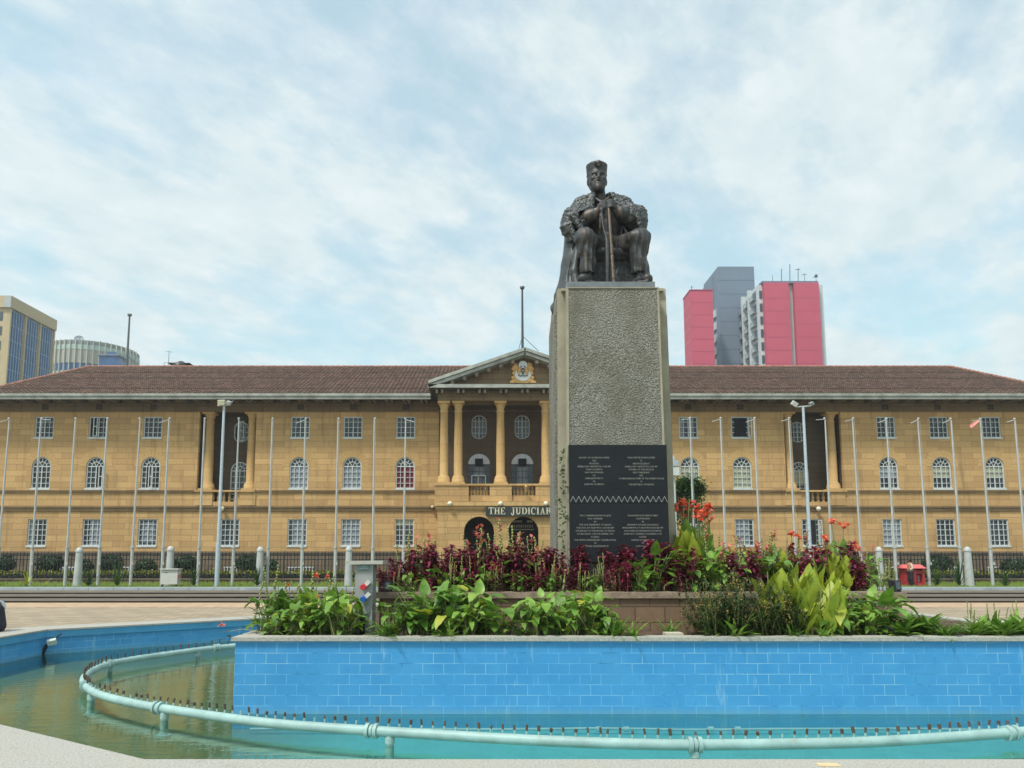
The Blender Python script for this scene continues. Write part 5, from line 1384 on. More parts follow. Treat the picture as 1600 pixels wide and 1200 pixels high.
# granite panels
GRAN=simple('black_granite',(.011,.013,.017),.38,var=.2,scale=3,spec=.25)
gy=PFY-.09
def panel(pt,pb_,name):
    z1=Z(pt,gy);z0=Z(pb_,gy); xa=P(888.3,(pt+pb_)/2,gy).x; xb=P(1040,(pt+pb_)/2,gy).x; w=(bx1-bx0)
    xa=bx0+.006;xb=bx1+.016
    mb=MB(); mb.box(xa,xb,gy,PFY+.02,z0,z1); return mb.build(name,GRAN,ped),xa,xb,z0,z1
up,ua,ub,uz0,uz1=panel(695,785.5,'granite_panel'); lo_,la,lb_,lz0,lz1=panel(786.2,878,'granite_panel')
CARVE=simple('pale_engraving',(.25,.245,.225),.7,var=.1)
def textmesh(txt,size,x,y,z,parent,maxw=None):
    cu=bpy.data.curves.new('inscription_line','FONT'); cu.body=txt; cu.size=size; cu.align_x='CENTER'; cu.extrude=.0015; cu.resolution_u=1; cu.offset=.0003
    o=bpy.data.objects.new('inscription_line',cu); COL.objects.link(o)
    bpy.context.view_layer.update(); me=bpy.data.meshes.new_from_object(o.evaluated_get(bpy.context.evaluated_depsgraph_get()))
    bpy.data.objects.remove(o); w=max((v.co.x for v in me.vertices),default=0)-min((v.co.x for v in me.vertices),default=0)
    sx=1.0 if not maxw or w<=maxw else maxw/w
    off=wloc(parent)
    for v in me.vertices:
        c=v.co.copy(); v.co=(x+c.x*sx-off.x,y-c.z-off.y,z+c.y-off.z)
    me.materials.clear(); me.materials.append(CARVE)
    r=bpy.data.objects.new('inscription_line',me); COL.objects.link(r); r.parent=parent; return r
def column_text(lines,pxc,py0,step,parent,size=.034):
    for i,(t,wp) in enumerate(lines):
        if not t: continue
        c=P(pxc,py0+i*step,gy); textmesh(t,size,c.x,gy-.0005,c.z-size*.35,parent,wp*gy/F_)
column_text([('SANAMU YA UKUMBUSHO WAKE',48),('YAKE',6),('MTUKUFU',15),('MZEE JOMO KENYATTA, CGH MP',56),('TAIFA LA KENYA',26),('RAIS WA KWANZA',29),('NA',4),('AMIRI JESHI MKUU',30),('WA',4),('JAMHURI YA KENYA',31)],928.3,715,4.62,up)
column_text([('THIS STATUE IS DEDICATED',44),('TO',4),('HIS EXCELLENCY',28),('MZEE JOMO KENYATTA CGH MP',54),('FATHER OF THE NATION',40),('FIRST PRESIDENT',28),('AND',6),('COMMANDER-IN-CHIEF OF THE ARMED FORCES',71),('OF',3),('THE REPUBLIC OF KENYA',42)],1002,715,4.66,up)
column_text([('THE COMMEMORATIVE PLAQUE',49),('WAS UNVEILED',24),('BY',4),('THE VICE PRESIDENT OF KENYA',53),('THE HON. DT ARAP MOI CGH EBS MP',63),('ON BEHALF OF THE PEOPLE OF KENYA',66),('ON MONDAY 10TH DECEMBER 1973',57),('DURING',12),('THE TENTH ANNIVERSARY CELEBRATIONS',65),('OF',4),('NATIONAL INDEPENDENCE',41)],930,805.5,4.78,lo_)
column_text([('MAANDISHI YA KUMBUKUMBU',47),('YALIFUNULIWA',22),('NA',4),('MAKAMU WA RAIS WA KENYA',49),('MHESHIMIWA DT ARAP MOI EGH EBS MP',66),('KWA NIABA YA WANANCHI WA KENYA',58),('JUMATATU TAREHE 10 DESEMBA 1973',60),('KATIKA',11),('SHEREHE ZA MIAKA KUMI',36),('YA',4),('UHURU WA TAIFA',22)],1004.5,805.5,4.78,lo_)
mb=MB(); n=34; zA,zB=Z(784.5,gy),Z(775.5,gy)
for i in range(n):
    x0=ua+.01+(ub-ua-.02)*i/n; x1=ua+.01+(ub-ua-.02)*(i+1)/n; a,b=(zB,zA) if i%2 else (zA,zB)
    mb.poly([(x0,gy-.0015,a-.006),(x1,gy-.0015,b-.006),(x1,gy-.0015,b+.006),(x0,gy-.0015,a+.006)])
mb.build('zigzag_line',simple('zigzag_grey',(.42,.42,.42),.7),up)
# ------------------------------------------------------------------ statue
def bronze(name,base=(.05,.048,.05),streak=(.20,.135,.085)):
    m,nt,b=newmat(name)
    n=noise(nt,mapping(nt,pos(nt),(7,7,1.0)),1.5,4,.6); n2=noise(nt,pos(nt),14,4,.7)
    col=mix(nt,ramp(nt,n,[(.54,(0,0,0)),(.74,(1,1,1))]),base,streak)
    col=mix(nt,ramp(nt,n2,[(.45,(0,0,0)),(.7,(.6,.6,.6))]),col,(.11,.125,.13))
    n7=noise(nt,mapping(nt,pos(nt),(1,1,.35)),11,4,.7); col=mix(nt,ramp(nt,n7,[(.66,(0,0,0)),(.74,(.55,.55,.55))]),col,(.30,.32,.30))
    L(nt,col,b.inputs['Base Color']); b.inputs['Metallic'].default_value=.45; b.inputs['Roughness'].default_value=.5
    bump(nt,b,noise(nt,pos(nt),45,3,.7),.35,.008)
    return m
BRZ=bronze('aged_bronze'); BRD=bronze('dark_bronze',(.03,.03,.033),(.07,.06,.055)); BRG=bronze('green_grey_bronze',(.065,.07,.072),(.13,.12,.105))
BRC=bronze('worn_bronze',(.11,.08,.055),(.22,.15,.095))
SY0=11.95; SS=1.76
zpl0=zt_+.001; zpl1=Z(440,PFY+.07)
px0_,px1_=P(886.5,443,PFY+.07).x,P(1023.5,443,PFY+.07).x
stat=thing('seated_statue','dark bronze statue of a seated bearded man in cap and cloak leaning on a stick','statue',((px0_+px1_)/2,12,zpl0))
mb=MB(); mb.box(px0_,px1_,PFY+.07,PB-.25,zpl0,zpl1); mb.build('base_plate',simple('grey_bronze_plate',(.17,.19,.20),.45,.3,var=.3,scale=3),stat)
sbx=P(950,440,SY0).x; base=(sbx,SY0,zpl1)
def fold(fr,amp,ang=0,wob=6):
    def f(x,y,z,h): return amp*np.sin(fr*(x*math.cos(ang)+y*.6)+wob*np.sin(z*7+x*3)*.4)*(.35+.65*np.clip(1-np.abs(h-.5)*.6,0,1))
    return f
def pleat(x,y,z,h): return .013*(np.abs(np.sin(62*x+4*z+1.2*np.sin(7*z)+20*y))-.45)+.006*np.sin(34*z+30*x)
def drape(x,y,z,h): return .016*(np.abs(np.sin(30*x-26*z+18*y+1.5*np.sin(11*x)))-.5)+.004*np.sin(70*z+30*x)
def fur(x,y,z,h): return .007*(np.sin(70*x+4*np.sin(40*z))*np.sin(66*z+3*np.sin(50*y))+.7*np.sin(110*z+5*np.sin(60*x)+40*y))
g=SDF((-.72,-.55,-.30),(.66,.60,1.56),.0072)
# legs (trousers)
for sx,kx,ax_,tx in ((-1,-.245,-.225,-.03),(1,.262,.255,.035)):
    hip=(sx*.10,.16,.52); knee=(kx,-.24,.50); ank=(ax_,-.235,.115)
    g.cap(hip,knee,.118,.094,.04,disp=fold(46,.011,1.1))
    g.ell((kx,-.225,.50),(.098,.080,.085),.05,disp=pleat)
    g.cap((kx,-.235,.485),(ax_,-.215,.255),.094,.070,.03,disp=pleat)
    g.cyl((ax_,-.215,.225),.066,.076,.065,.02,disp=pleat)
    g.ell((ax_,-.215,.155),(.052,.056,.03),.008,sub=True)
    # sock & shoe
    g.cap((ax_,-.205,.20),(ax_,-.21,.05),.038,.044,.01)
    toe=(ax_+sx*(.075 if sx<0 else .045),-.385,.045)
    g.cap((ax_,-.215,.062),toe,.058,.044,.02,fl=(1,1,1.1)); g.ell((ax_+sx*(.065 if sx<0 else .04),-.36,.05),(.052,.07,.045),.015)
    g.box((ax_+sx*(.04 if sx<0 else .025),-.30,.008),(.052,.13,.010),.006,.004,rot=Matrix.Rotation(.42 if sx<0 else -.26,3,'Z'))
# torso, jacket, waistcoat
g.ell((0,.17,.56),(.19,.16,.12),.03); g.ell((-.005,.16,.78),(.185,.125,.26),.04,disp=fold(30,.004)); g.ell((-.01,.15,.95),(.20,.115,.13),.05)
g.cap((-.16,.05,.60),(.12,.03,.58),.07,.07,.04,disp=fold(40,.007,1.0)); g.cap((-.02,.03,.60),(.18,-.10,.565),.045,.03,.03)
g.cap((-.02,.03,.60),(-.17,-.10,.565),.045,.03,.03)
for q in range(5): g.ell((-.035,.028+.004*q,.64+.045*q),(.009,.009,.009),.003)
# jacket lapel edges
g.path([(-.09,.05,1.0),(-.055,.025,.85),(-.075,.015,.62)],[.014,.014,.02],.01); g.path([(.05,.05,1.0),(.02,.025,.85),(.03,.015,.62)],[.014,.014,.02],.01)
# arms : sleeves
EL=(-.32,.03,.755); ER=(.285,.04,.77); HN=(-.045,-.155,.865)
g.cap((-.21,.15,.98),EL,.085,.085,.05); g.cap((.20,.15,.98),ER,.085,.085,.05)
g.cap(EL,(-.16,-.085,.80),.085,.062,.03,disp=fold(50,.006,.2)); g.cap(ER,(.12,-.095,.82),.085,.062,.03,disp=fold(50,.006,.2))
g.cap((-.19,-.07,.795),(-.155,-.09,.80),.070,.066,.008); g.cap((.145,-.085,.815),(.115,-.10,.82),.070,.066,.008)
g.cap((-.16,-.085,.80),(-.085,-.14,.85),.034,.032,.02); g.cap((.12,-.095,.82),(.015,-.15,.865),.034,.032,.02)
# hands with fingers over the stick head
g.ell((-.065,-.155,.868),(.045,.034,.036),.015); g.ell((.012,-.16,.876),(.046,.034,.036),.015)
for i in range(4):
    z=.892-i*.021; g.path([(-.085,-.168,z+.004),(-.052,-.197,z),(-.022,-.186,z-.008)],[.0115,.0115,.009],.006)
    z=.903-i*.021; g.path([(.045,-.172,z+.004),(.012,-.202,z),(-.018,-.193,z-.006)],[.0115,.0115,.009],.006)
g.path([(-.075,-.15,.90),(-.04,-.165,.912)],[.014,.011],.008); g.path([(.02,-.15,.91),(-.01,-.168,.92)],[.014,.011],.008)
# shirt collar, tie, neck
HX=-.075; 
g.cap((-.03,.13,1.04),(HX+.01,.10,1.17),.064,.06,.03)
g.path([(-.105,.04,1.04),(-.05,.01,.985),(-.03,.03,.94)],[.018,.018,.012],.006); g.path([(.03,.04,1.045),(-.025,.01,.985),(-.03,.03,.94)],[.018,.018,.012],.006)
g.path([(-.042,.015,1.00),(-.036,.008,.95),(-.035,.02,.90)],[.016,.020,.02],.004)
# head
HC=np.array((HX,.09,1.255))
HK=1.1
def hp(x,y,z): return (HC[0]+x*HK,HC[1]+y*HK,HC[2]+z*HK-.012)
g.ell(hp(0,.01,.02),(0.0948,0.1176,0.1260),.02); g.ell(hp(0,-.025,-.055),(0.0696,0.0816,0.0744),.03)
g.ell(hp(0,-.045,-.075),(0.0564,0.0540,0.0504),.03,disp=lambda x,y,z,h:.003*np.sin(190*x)*np.sin(170*z)) # bearded chin
g.cap(hp(-.055,-.05,-.035),hp(0,-.075,-.095),0.0240,0.0312,.02); g.cap(hp(.055,-.05,-.035),hp(0,-.075,-.095),0.0240,0.0312,.02)
g.cap(hp(-.05,-.078,.042),hp(-.012,-.092,.036),0.0132,0.0144,.012); g.cap(hp(.05,-.078,.042),hp(.012,-.092,.036),0.0132,0.0144,.012)
g.ell(hp(-.031,-.094,.018),(0.0252,0.0240,0.0156),.010,sub=True); g.ell(hp(.031,-.094,.018),(0.0252,0.0240,0.0156),.010,sub=True)
g.ell(hp(-.031,-.078,.018),(0.0168,0.0144,0.0120),.004); g.ell(hp(.031,-.078,.018),(0.0168,0.0144,0.0120),.004)
g.cap(hp(0,-.088,.03),hp(0,-.110,-.012),0.0108,0.0168,.010); g.ell(hp(-.015,-.098,-.016),(0.0132,0.0144,0.0108),.006); g.ell(hp(.015,-.098,-.016),(0.0132,0.0144,0.0108),.006)
g.ell(hp(-.046,-.072,-.008),(0.0264,0.0240,0.0216),.015); g.ell(hp(.046,-.072,-.008),(0.0264,0.0240,0.0216),.015)
g.cap(hp(-.030,-.088,-.040),hp(0,-.102,-.030),0.0120,0.0120,.008); g.cap(hp(.030,-.088,-.040),hp(0,-.102,-.030),0.0120,0.0120,.008)
g.ell(hp(0,-.104,-.046),(0.0264,0.0168,0.0072),.004,sub=True); g.cap(hp(-.015,-.098,-.056),hp(.015,-.098,-.056),0.0096,0.0096,.005)
for s in (-1,1): g.ell(hp(s*.082,.008,.0),(0.0132,0.0240,0.0396),.006)
# cap with badge
g.ell(hp(0,.012,.155),(.100,.104,.040),.01,rot=Matrix.Rotation(.10,3,'X'))
Rc=Matrix.Rotation(.10,3,'X')
g.cyl(hp(0,.012,.106),.098,.108,.060,.012,rot=Rc); g.cyl(hp(0,.012,.062),.102,.103,.014,.003,rot=Rc)
g.ell(hp(0,-.092,.128),(0.0408,0.0192,0.0312),.008); g.ell(hp(0,-.108,.130),(0.0168,0.0120,0.0240),.004); g.ell(hp(-.020,-.100,.132),(0.0168,0.0144,0.0144),.005); g.ell(hp(.020,-.100,.132),(0.0168,0.0144,0.0144),.005); g.ell(hp(0,-.106,.10),(0.0120,0.0096,0.0144),.004)
fig=sdf_obj('figure',g,BRZ,stat,SS,base)
# cloak: fur shoulders + long drape
c=SDF((-.85,-.45,-.40),(.72,.65,1.40),.0085)
for s,e in ((-1,(-.315,.06,.83)),(1,(.29,.07,.845))):
    c.cap((s*.09-.03,.12,1.09),(s*.20-.02,.13,1.00),.052,.088,.04,disp=fur)
    c.cap((s*.20-.02,.13,1.00),e,.098,.10,.04,disp=fur)
    c.ell((e[0],e[1]-.03,e[2]+.02),(.115,.12,.095),.03,disp=fur)
    c.path([(s*.10-.03,.035,1.07),(s*.13-.03,.005,.98),(s*.17,-.02,.90),(s*.24,-.04,.85)],[.032,.04,.045,.05],.02,disp=fur)
# broad scalloped sleeve openings hanging by the elbows
c.ell((-.35,.03,.765),(.095,.115,.10),.03,disp=fur); c.path([(-.385,.05,.82),(-.385,.0,.70),(-.34,.0,.62)],[.06,.07,.055],.02,disp=drape); c.cap((-.34,-.09,.80),(-.27,-.10,.66),.035,.03,.015,disp=fur); c.cap((-.38,-.05,.74),(-.33,-.07,.60),.03,.025,.012,disp=fur)
c.ell((-.27,-.07,.79),(.085,.05,.105),.02,disp=fur); c.ell((.22,-.08,.83),(.06,.05,.10),.02,disp=fur)
c.ell((.315,.02,.775),(.085,.11,.11),.03,disp=fur); c.path([(.32,.04,.80),(.33,.0,.70),(.30,-.02,.64)],[.06,.055,.04],.02,disp=drape); c.cap((.27,-.09,.84),(.31,-.08,.68),.035,.028,.012,disp=fur)
c.ell((-.24,-.07,.795),(.062,.07,.052),.02,sub=True)
# back of the cloak and the train
c.ell((-.01,.27,.75),(.30,.10,.36),.05,disp=fold(36,.008))
fd=lambda x,y,z,h:.013*(np.abs(np.sin(48*(x-.22*z)+20*y))-.5)
c.path([(-.32,.14,.68),(-.335,.10,.40),(-.38,.05,.05)],[.09,.085,.07],.05,disp=fd,fl=(1,.8,1))
c.path([(-.29,.16,.68),(-.325,.13,.40),(-.40,.10,.08),(-.475,.10,-.08)],[.07,.09,.10,.06],.06,disp=fd)
c.path([(-.29,-.02,.50),(-.335,-.06,.25),(-.30,-.10,.02)],[.035,.035,.04],.03)
c.path([(-.36,.02,.12),(-.43,.05,.02),(-.49,.08,-.08)],[.06,.07,.05],.06,disp=fd)
c.path([(-.515,.12,-.05),(-.48,.04,-.10),(-.44,.0,-.115)],[.04,.04,.02],.03)
c.path([(.34,.14,.66),(.34,.12,.35),(.37,.08,.03)],[.08,.07,.055],.04,disp=fd); c.path([(.33,.16,.55),(.385,.14,.25),(.425,.08,.02)],[.06,.065,.055],.04,disp=fd)
c.cap((.15,-.02,.05),(.27,-.10,.02),.015,.02,.02); c.path([(.33,.0,.32),(.25,-.06,.12),(.16,-.08,.01)],[.04,.03,.015],.03)
cl=sdf_obj('cloak',c,BRG,fig,SS,base)
# throne
t=SDF((-.40,-.20,-.02),(.40,.60,.60),.010)
t.box((0,.21,.20),(.30,.27,.20),.02,.01); t.box((0,.20,.385),(.315,.29,.03),.02,.012); t.cap((-.26,-.08,.43),(.26,-.08,.43),.048,.048,.02); t.box((0,.2,.43),(.29,.28,.03),.02,.02)
sdf_obj('throne',t,BRD,stat,SS,base)
def SP(x,y,z): return Vector((base[0]+x*SS,base[1]+y*SS,base[2]+z*SS))
mb=MB()
pts_=[SP(-.012+.010*k/24.,-.172-.16*k/24.,.885-.885*k/24.) for k in range(25)]
mb.tube(pts_,[.028 if k<14 else .030+.006*math.sin(k*2.4) for k in range(25)],10)
for k in range(13,25):
    p=pts_[k]; mb.ball((p.x+.012*math.cos(k*1.9),p.y+.012*math.sin(k*1.9),p.z),.03,8,sq=(1,1,.7))
mb.build('walking_stick',BRC,stat)
mb=MB(); mb.tube([SP(-.085,-.20,.80),SP(-.075,-.23,.62),SP(-.052,-.26,.50)],[.013*SS,.008*SS,.011*SS],8); mb.ball(SP(-.082,-.20,.80),.04,8,sq=(1,1,1.3)); mb.ball(SP(-.052,-.26,.49),.028,8)
mb.tube([SP(-.052,-.26,.50),SP(-.048,-.27,.42),SP(-.046,-.27,.25),SP(-.05,-.27,.02)],[.014*SS,.022*SS,.024*SS,.018*SS],10)
mb.build('fly_whisk',BRZ,stat)
# ------------------------------------------------------------------ people
def skinmat(n,c): return simple(n,c,.6,var=.1)
SKIN=skinmat('dark_skin',(.10,.05,.03)); HAIR=simple('black_hair',(.012,.011,.011),.7)
def stand_person():
    Yp=38.05; b=P(1423.5,914,Yp); bx,bz=b.x,ZG
    Ht=P(1423.5,873,Yp).z-ZG; S=Ht/1.70
    t=thing('person','person in orange sleeveless top, pale sleeves and black trousers, standing side-on at the red kiosk','person',(bx,Yp,ZG))
    s=SDF((-.5,-.45,-.05),(.5,.45,1.8),.02)     # facing -x (to the left)
    for q in (-1,1):
        s.path([(0,q*.09,.86),(-.02,q*.10,.47),(.02,q*.10,.08)],[.085,.06,.042],.03); s.cap((.02,q*.10,.05),(-.13,q*.11,.035),.042,.035,.02)
        s.path([(0,q*.18,1.36),(.02,q*.23,1.10),(-.10,q*.14,1.02)],[.052,.042,.034],.02)
        s.ell((-.15,q*.11,1.03),(.045,.03,.035),.02)
        for f in range(4): s.cap((-.17,q*.11-.02+f*.014,1.04),(-.21,q*.11-.02+f*.014,1.02),.011,.009,.005)
    s.ell((0,0,.93),(.13,.16,.13),.05); s.cap((0,0,.98),(.0,0,1.30),.115,.13,.05,fl=(1,.85,1)); s.cap((-.005,0,1.38),(-.02,0,1.50),.055,.05,.03)
    s.ell((-.02,0,1.585),(.095,.075,.115),.02); s.cap((-.10,0,1.57),(-.118,0,1.555),.014,.012,.01); s.ell((-.085,0,1.525),(.03,.035,.02),.02)
    body=sdf_obj('body',s,SKIN,t,S,(bx,Yp,ZG))
    h=SDF((-.3,-.3,1.3),(.4,.3,1.9),.02); h.ell((.01,0,1.62),(.105,.09,.10),.02); h.ell((.11,0,1.63),(.06,.06,.06),.03); h.ell((-.10,0,1.55),(.06,.10,.07),.02,sub=True); sdf_obj('hair',h,HAIR,body,S,(bx,Yp,ZG))
    tr=SDF((-.4,-.4,-.02),(.4,.4,1.2),.02)
    for q in (-1,1): tr.path([(0,q*.09,.86),(-.02,q*.10,.47),(.02,q*.10,.10)],[.11,.085,.07],.03)
    tr.ell((0,0,.92),(.15,.17,.12),.04); sdf_obj('trousers',tr,simple('black_cloth',(.012,.012,.016),.8),body,S,(bx,Yp,ZG))
    to=SDF((-.4,-.4,.8),(.4,.4,1.6),.02); to.cap((0,0,.97),(0,0,1.33),.14,.145,.05,fl=(1,.85,1)); to.ell((0,0,.95),(.15,.175,.09),.03); sdf_obj('top',to,simple('orange_brown_cloth',(.42,.20,.12),.8),body,S,(bx,Yp,ZG))
    sl=SDF((-.4,-.4,.8),(.4,.4,1.6),.02)
    for q in (-1,1): sl.path([(0,q*.18,1.36),(.02,q*.23,1.10),(-.07,q*.16,1.03)],[.058,.05,.045],.02)
    sdf_obj('sleeves',sl,simple('cream_cloth',(.6,.56,.48),.8),body,S,(bx,Yp,ZG))
stand_person()
def seated_person():
    e=(B_-S_); e.normalize()
    g0=G(-9,987,RIMZ); bx,by=g0.x+.02,g0.y; S=.92
    t=thing('person','person in dark top with pale shoulders sitting on the pool rim at the left edge','person',(bx,by,RIMZ))
    o=(bx,by,RIMZ)
    s=SDF((-.9,-.4,-.45),(.35,.4,.95),.02)    # facing -x, back to +x
    for q in (-1,1):
        s.path([(0,q*.10,.10),(-.42,q*.12,.10),(-.40,q*.12,-.32)],[.09,.07,.045],.03); s.cap((-.40,q*.12,-.36),(-.54,q*.12,-.38),.04,.035,.02)
        s.path([(-.05,q*.18,.55),(-.12,q*.22,.30),(-.34,q*.12,.22)],[.055,.042,.034],.02); s.ell((-.37,q*.10,.22),(.045,.035,.03),.02)
        for f in range(4): s.cap((-.39,q*.10-.022+f*.015,.22),(-.44,q*.10-.022+f*.015,.20),.011,.009,.005)
    s.ell((0,0,.12),(.15,.18,.13),.05); s.cap((0,0,.15),(-.06,0,.50),.13,.14,.05,fl=(1,.85,1)); s.cap((-.06,0,.56),(-.10,0,.66),.05,.05,.03); s.ell((-.12,0,.74),(.09,.075,.105),.02); s.cap((-.20,0,.73),(-.215,0,.715),.014,.012,.01)
    body=sdf_obj('body',s,SKIN,t,S,o)
    h=SDF((-.4,-.3,.5),(.2,.3,1.0),.02); h.ell((-.095,0,.765),(.10,.09,.10),.02); sdf_obj('hair',h,HAIR,body,S,o)
    j=SDF((-.6,-.4,-.1),(.35,.4,.8),.02); j.cap((.01,0,.12),(-.045,0,.42),.165,.16,.05,fl=(1,.8,1))
    for q in (-1,1): j.path([(-.05,q*.19,.45),(-.12,q*.23,.30),(-.28,q*.15,.24)],[.08,.065,.05],.03)
    sdf_obj('jumper',j,simple('navy_cloth',(.018,.018,.032),.85),body,S,o)
    w=SDF((-.6,-.4,.3),(.35,.4,.8),.02); w.cap((-.05,-.12,.53),(-.05,.12,.53),.105,.105,.04); w.cap((-.03,-.15,.49),(-.03,.15,.49),.10,.10,.04); sdf_obj('shirt_yoke',w,simple('white_cloth',(.6,.63,.66),.8),body,S,o)
    tr=SDF((-.7,-.4,-.4),(.35,.4,.4),.02)
    for q in (-1,1): tr.path([(0,q*.10,.10),(-.42,q*.12,.10),(-.40,q*.12,-.30)],[.11,.09,.07],.03)
    sdf_obj('trousers',tr,MATS['black_cloth'],body,S,o)
seated_person()
# ================================================================== PLANTS
def leafblade(mb,base,d,n,Ln,W,droop,kind='ovate',seg=6,mi=0,fold=.25,twist=0):
    base=Vector(base); d=Vector(d).normalized(); n=Vector(n); n=(n-d*n.dot(d)); 
    if n.length<1e-3: n=Vector((0,0,1))-d*d.z
    n.normalize(); side=d.cross(n)
    rows=[]
    for i in range(seg+1):
        s=i/seg
        if kind=='ovate': w=W*math.sin(math.pi*min(1,s**.75))**.8*(1 if s<1 else 0)+.002
        elif kind=='heart': w=W*(math.sin(math.pi*(s*.93+.07)**.62))**.75 if s<1 else .001
        else: w=W*(1-s)**.5*min(1,s*6+.15)
        a=twist*s; sd=side*math.cos(a)+n*math.sin(a)
        p=base+d*Ln*s-n*droop*Ln*s*s
        wav=.10*W*math.sin(i*2.3+base.x*40)
        rows.append((p+sd*w+n*(fold*w+wav),p,p-sd*w+n*(fold*w-wav)))
    vs=[v for r in rows for v in r]; fs=[]
    for i in range(seg):
        a=i*3; fs+= [(a,a+1,a+4,a+3),(a+1,a+2,a+5,a+4)]
    mb.add(vs,fs,mi,smooth=True)
def rdir(el0,el1):
    az=random.uniform(0,2*math.pi); el=random.uniform(el0,el1); return Vector((math.cos(az)*math.cos(el),math.sin(az)*math.cos(el),math.sin(el)))
PROTO=bpy.data.collections.new('unused')
def mkproto(parts):
    return [(nm,mb_mesh(nm,mb,mats)) for nm,mb,mats in parts if mb.v]
def mb_mesh(nm,mb,mats):
    o=mb.build(nm,mats); me=o.data; bpy.data.objects.remove(o); return me
def place(name,proto,x,y,z,sc,rot,label,cat,group=None):
    t=thing(name,label,cat,(x,y,z),group); t.rotation_euler=(random.uniform(-.06,.06),random.uniform(-.06,.06),rot); t.scale=(sc,sc,sc)
    for nm,me in proto:
        o=bpy.data.objects.new(nm,me); COL.objects.link(o); o.parent=t
    return t
def flower(mb,c,s,mi=0):
    for i in range(7):
        d=rdir(-.1,1.2); leafblade(mb,c,d,rdir(.5,1.5),s*random.uniform(.8,1.2),s*.38,.5,'ovate',4,mi,.3,random.uniform(-.5,.5))
def broad(h=.55,nl=38,Ln=.225,W=.066,yel=.05,ml=LEAF):
    st=MB();lf=MB()
    for i in range(nl):
        d=rdir(.35,1.45); hh=h*random.uniform(.10,1.0); r=random.uniform(0,.12)
        b=Vector((random.gauss(0,.06),random.gauss(0,.06),0)); top=b+Vector((d.x*.32*hh/h,d.y*.32*hh/h,hh))
        mid=(b+top)/2+Vector((-d.x*.03,-d.y*.03,.05)); st.tube([b,mid,top],[.008,.006,.004],5)
        out=Vector((d.x,d.y,random.uniform(-.25,.75))).normalized()
        leafblade(lf,top,out,Vector((0,0,1)),Ln*random.uniform(.7,1.15),W*random.uniform(.75,1.15),random.uniform(.15,.6),'heart',6,1 if random.random()<yel else 0,random.uniform(.05,.35),random.uniform(-.5,.5))
    return [('stems',st,STEM),('leaves',lf,[ml,LEAFY])]
def maroon(h=.62,ns=9):
    st=MB();lf=MB()
    for i in range(ns):
        b=Vector((random.gauss(0,.07),random.gauss(0,.07),0)); a=rdir(1.0,1.5); hh=h*random.uniform(.55,1.05)
        top=b+Vector((a.x*.35*hh,a.y*.35*hh,hh)); st.tube([b,(b+top)/2+Vector((a.x*.02,a.y*.02,0)),top],[.007,.005,.003],5)
        for k in range(34):
            s=.18+.82*(k/33.0)**.8; p=b.lerp(top,s); d=rdir(-.2,.8); off=d*random.uniform(.0,.03)
            leafblade(lf,p+off,d,Vector((0,0,1)),random.uniform(.055,.10),random.uniform(.020,.032),random.uniform(.2,.7),'ovate',3,0,.3,random.uniform(-.6,.6))
        for k in range(6): leafblade(lf,top,rdir(.1,1.3),Vector((0,0,1)),.05,.02,.3,'ovate',3,0,.3)
    return [('stems',st,STEMR),('leaves',lf,LEAFM)]
def canna(h=1.0,nl=9,Ln=.42,W=.085,ml=LEAF,fl=True,fm=FLOWER,fs=.05,nf=2):
    st=MB();lf=MB();fws=[]
    for q in range(3):
        b=Vector((random.gauss(0,.07),random.gauss(0,.07),0)); top=b+Vector((random.gauss(0,.05),random.gauss(0,.05),h*random.uniform(.8,1.0)))
        st.tube([b,b.lerp(top,.5),top],[.013,.010,.006],6)
        for k in range(nl):
            s=.06+(.68 if not fl else .5)*k/nl; p=b.lerp(top,s); d=rdir(.75,1.3); leafblade(lf,p,d,Vector((-d.x,-d.y,.4)),Ln*random.uniform(.7,1.05),W*random.uniform(.75,1.1),random.uniform(-.35,-.05),'ovate',7,1 if random.random()<.06 else 0,.25,random.uniform(-.7,.7))
        if fl:
            for k in range(3 if q<nf else 0): fws.append(MB()); flower(fws[-1],top+Vector((random.gauss(0,.025),random.gauss(0,.025),random.uniform(-.05,.05))),fs)
    return [('stems',st,STEM if ml is not CANNAY else STEM),('leaves',lf,[ml,LEAFY])]+[('flower',f_,fm) for f_ in fws]
def spikes(h=.6,n=5,fm=FLOWERP,fl=.4):
    st=MB();sd=MB();fws=[]
    for i in range(n):
        fw=MB(); fws.append(fw)
        b=Vector((random.gauss(0,.08),random.gauss(0,.08),0)); a=rdir(1.1,1.5); hh=h*random.uniform(.6,1.05); top=b+Vector((a.x*.4*hh,a.y*.4*hh,hh)); st.tube([b,b.lerp(top,.5),top],[.005,.004,.003],5)
        isf=random.random()<fl
        for k in range(9):
            p=b.lerp(top,.62+.38*k/8.0)
            if isf and k>4:
                for q in range(2): leafblade(fw,p,rdir(.1,1.2),Vector((0,0,1)),.055,.014,.3,'ovate',3,0,.3)
            else:
                d=rdir(0,1); c=p+d*.007; sd.ball(c,.010,6,sq=(1,1,1.4))
        for k in range(5):
            p=b.lerp(top,random.uniform(.05,.5)); leafblade(st,p,rdir(.3,1.2),Vector((0,0,1)),.12,.018,.3,'ovate',4,0,.2)
    return [('stems',st,STEM),('seed_pods',sd,SEED)]+[('flower_spike',f_,fm) for f_ in fws]
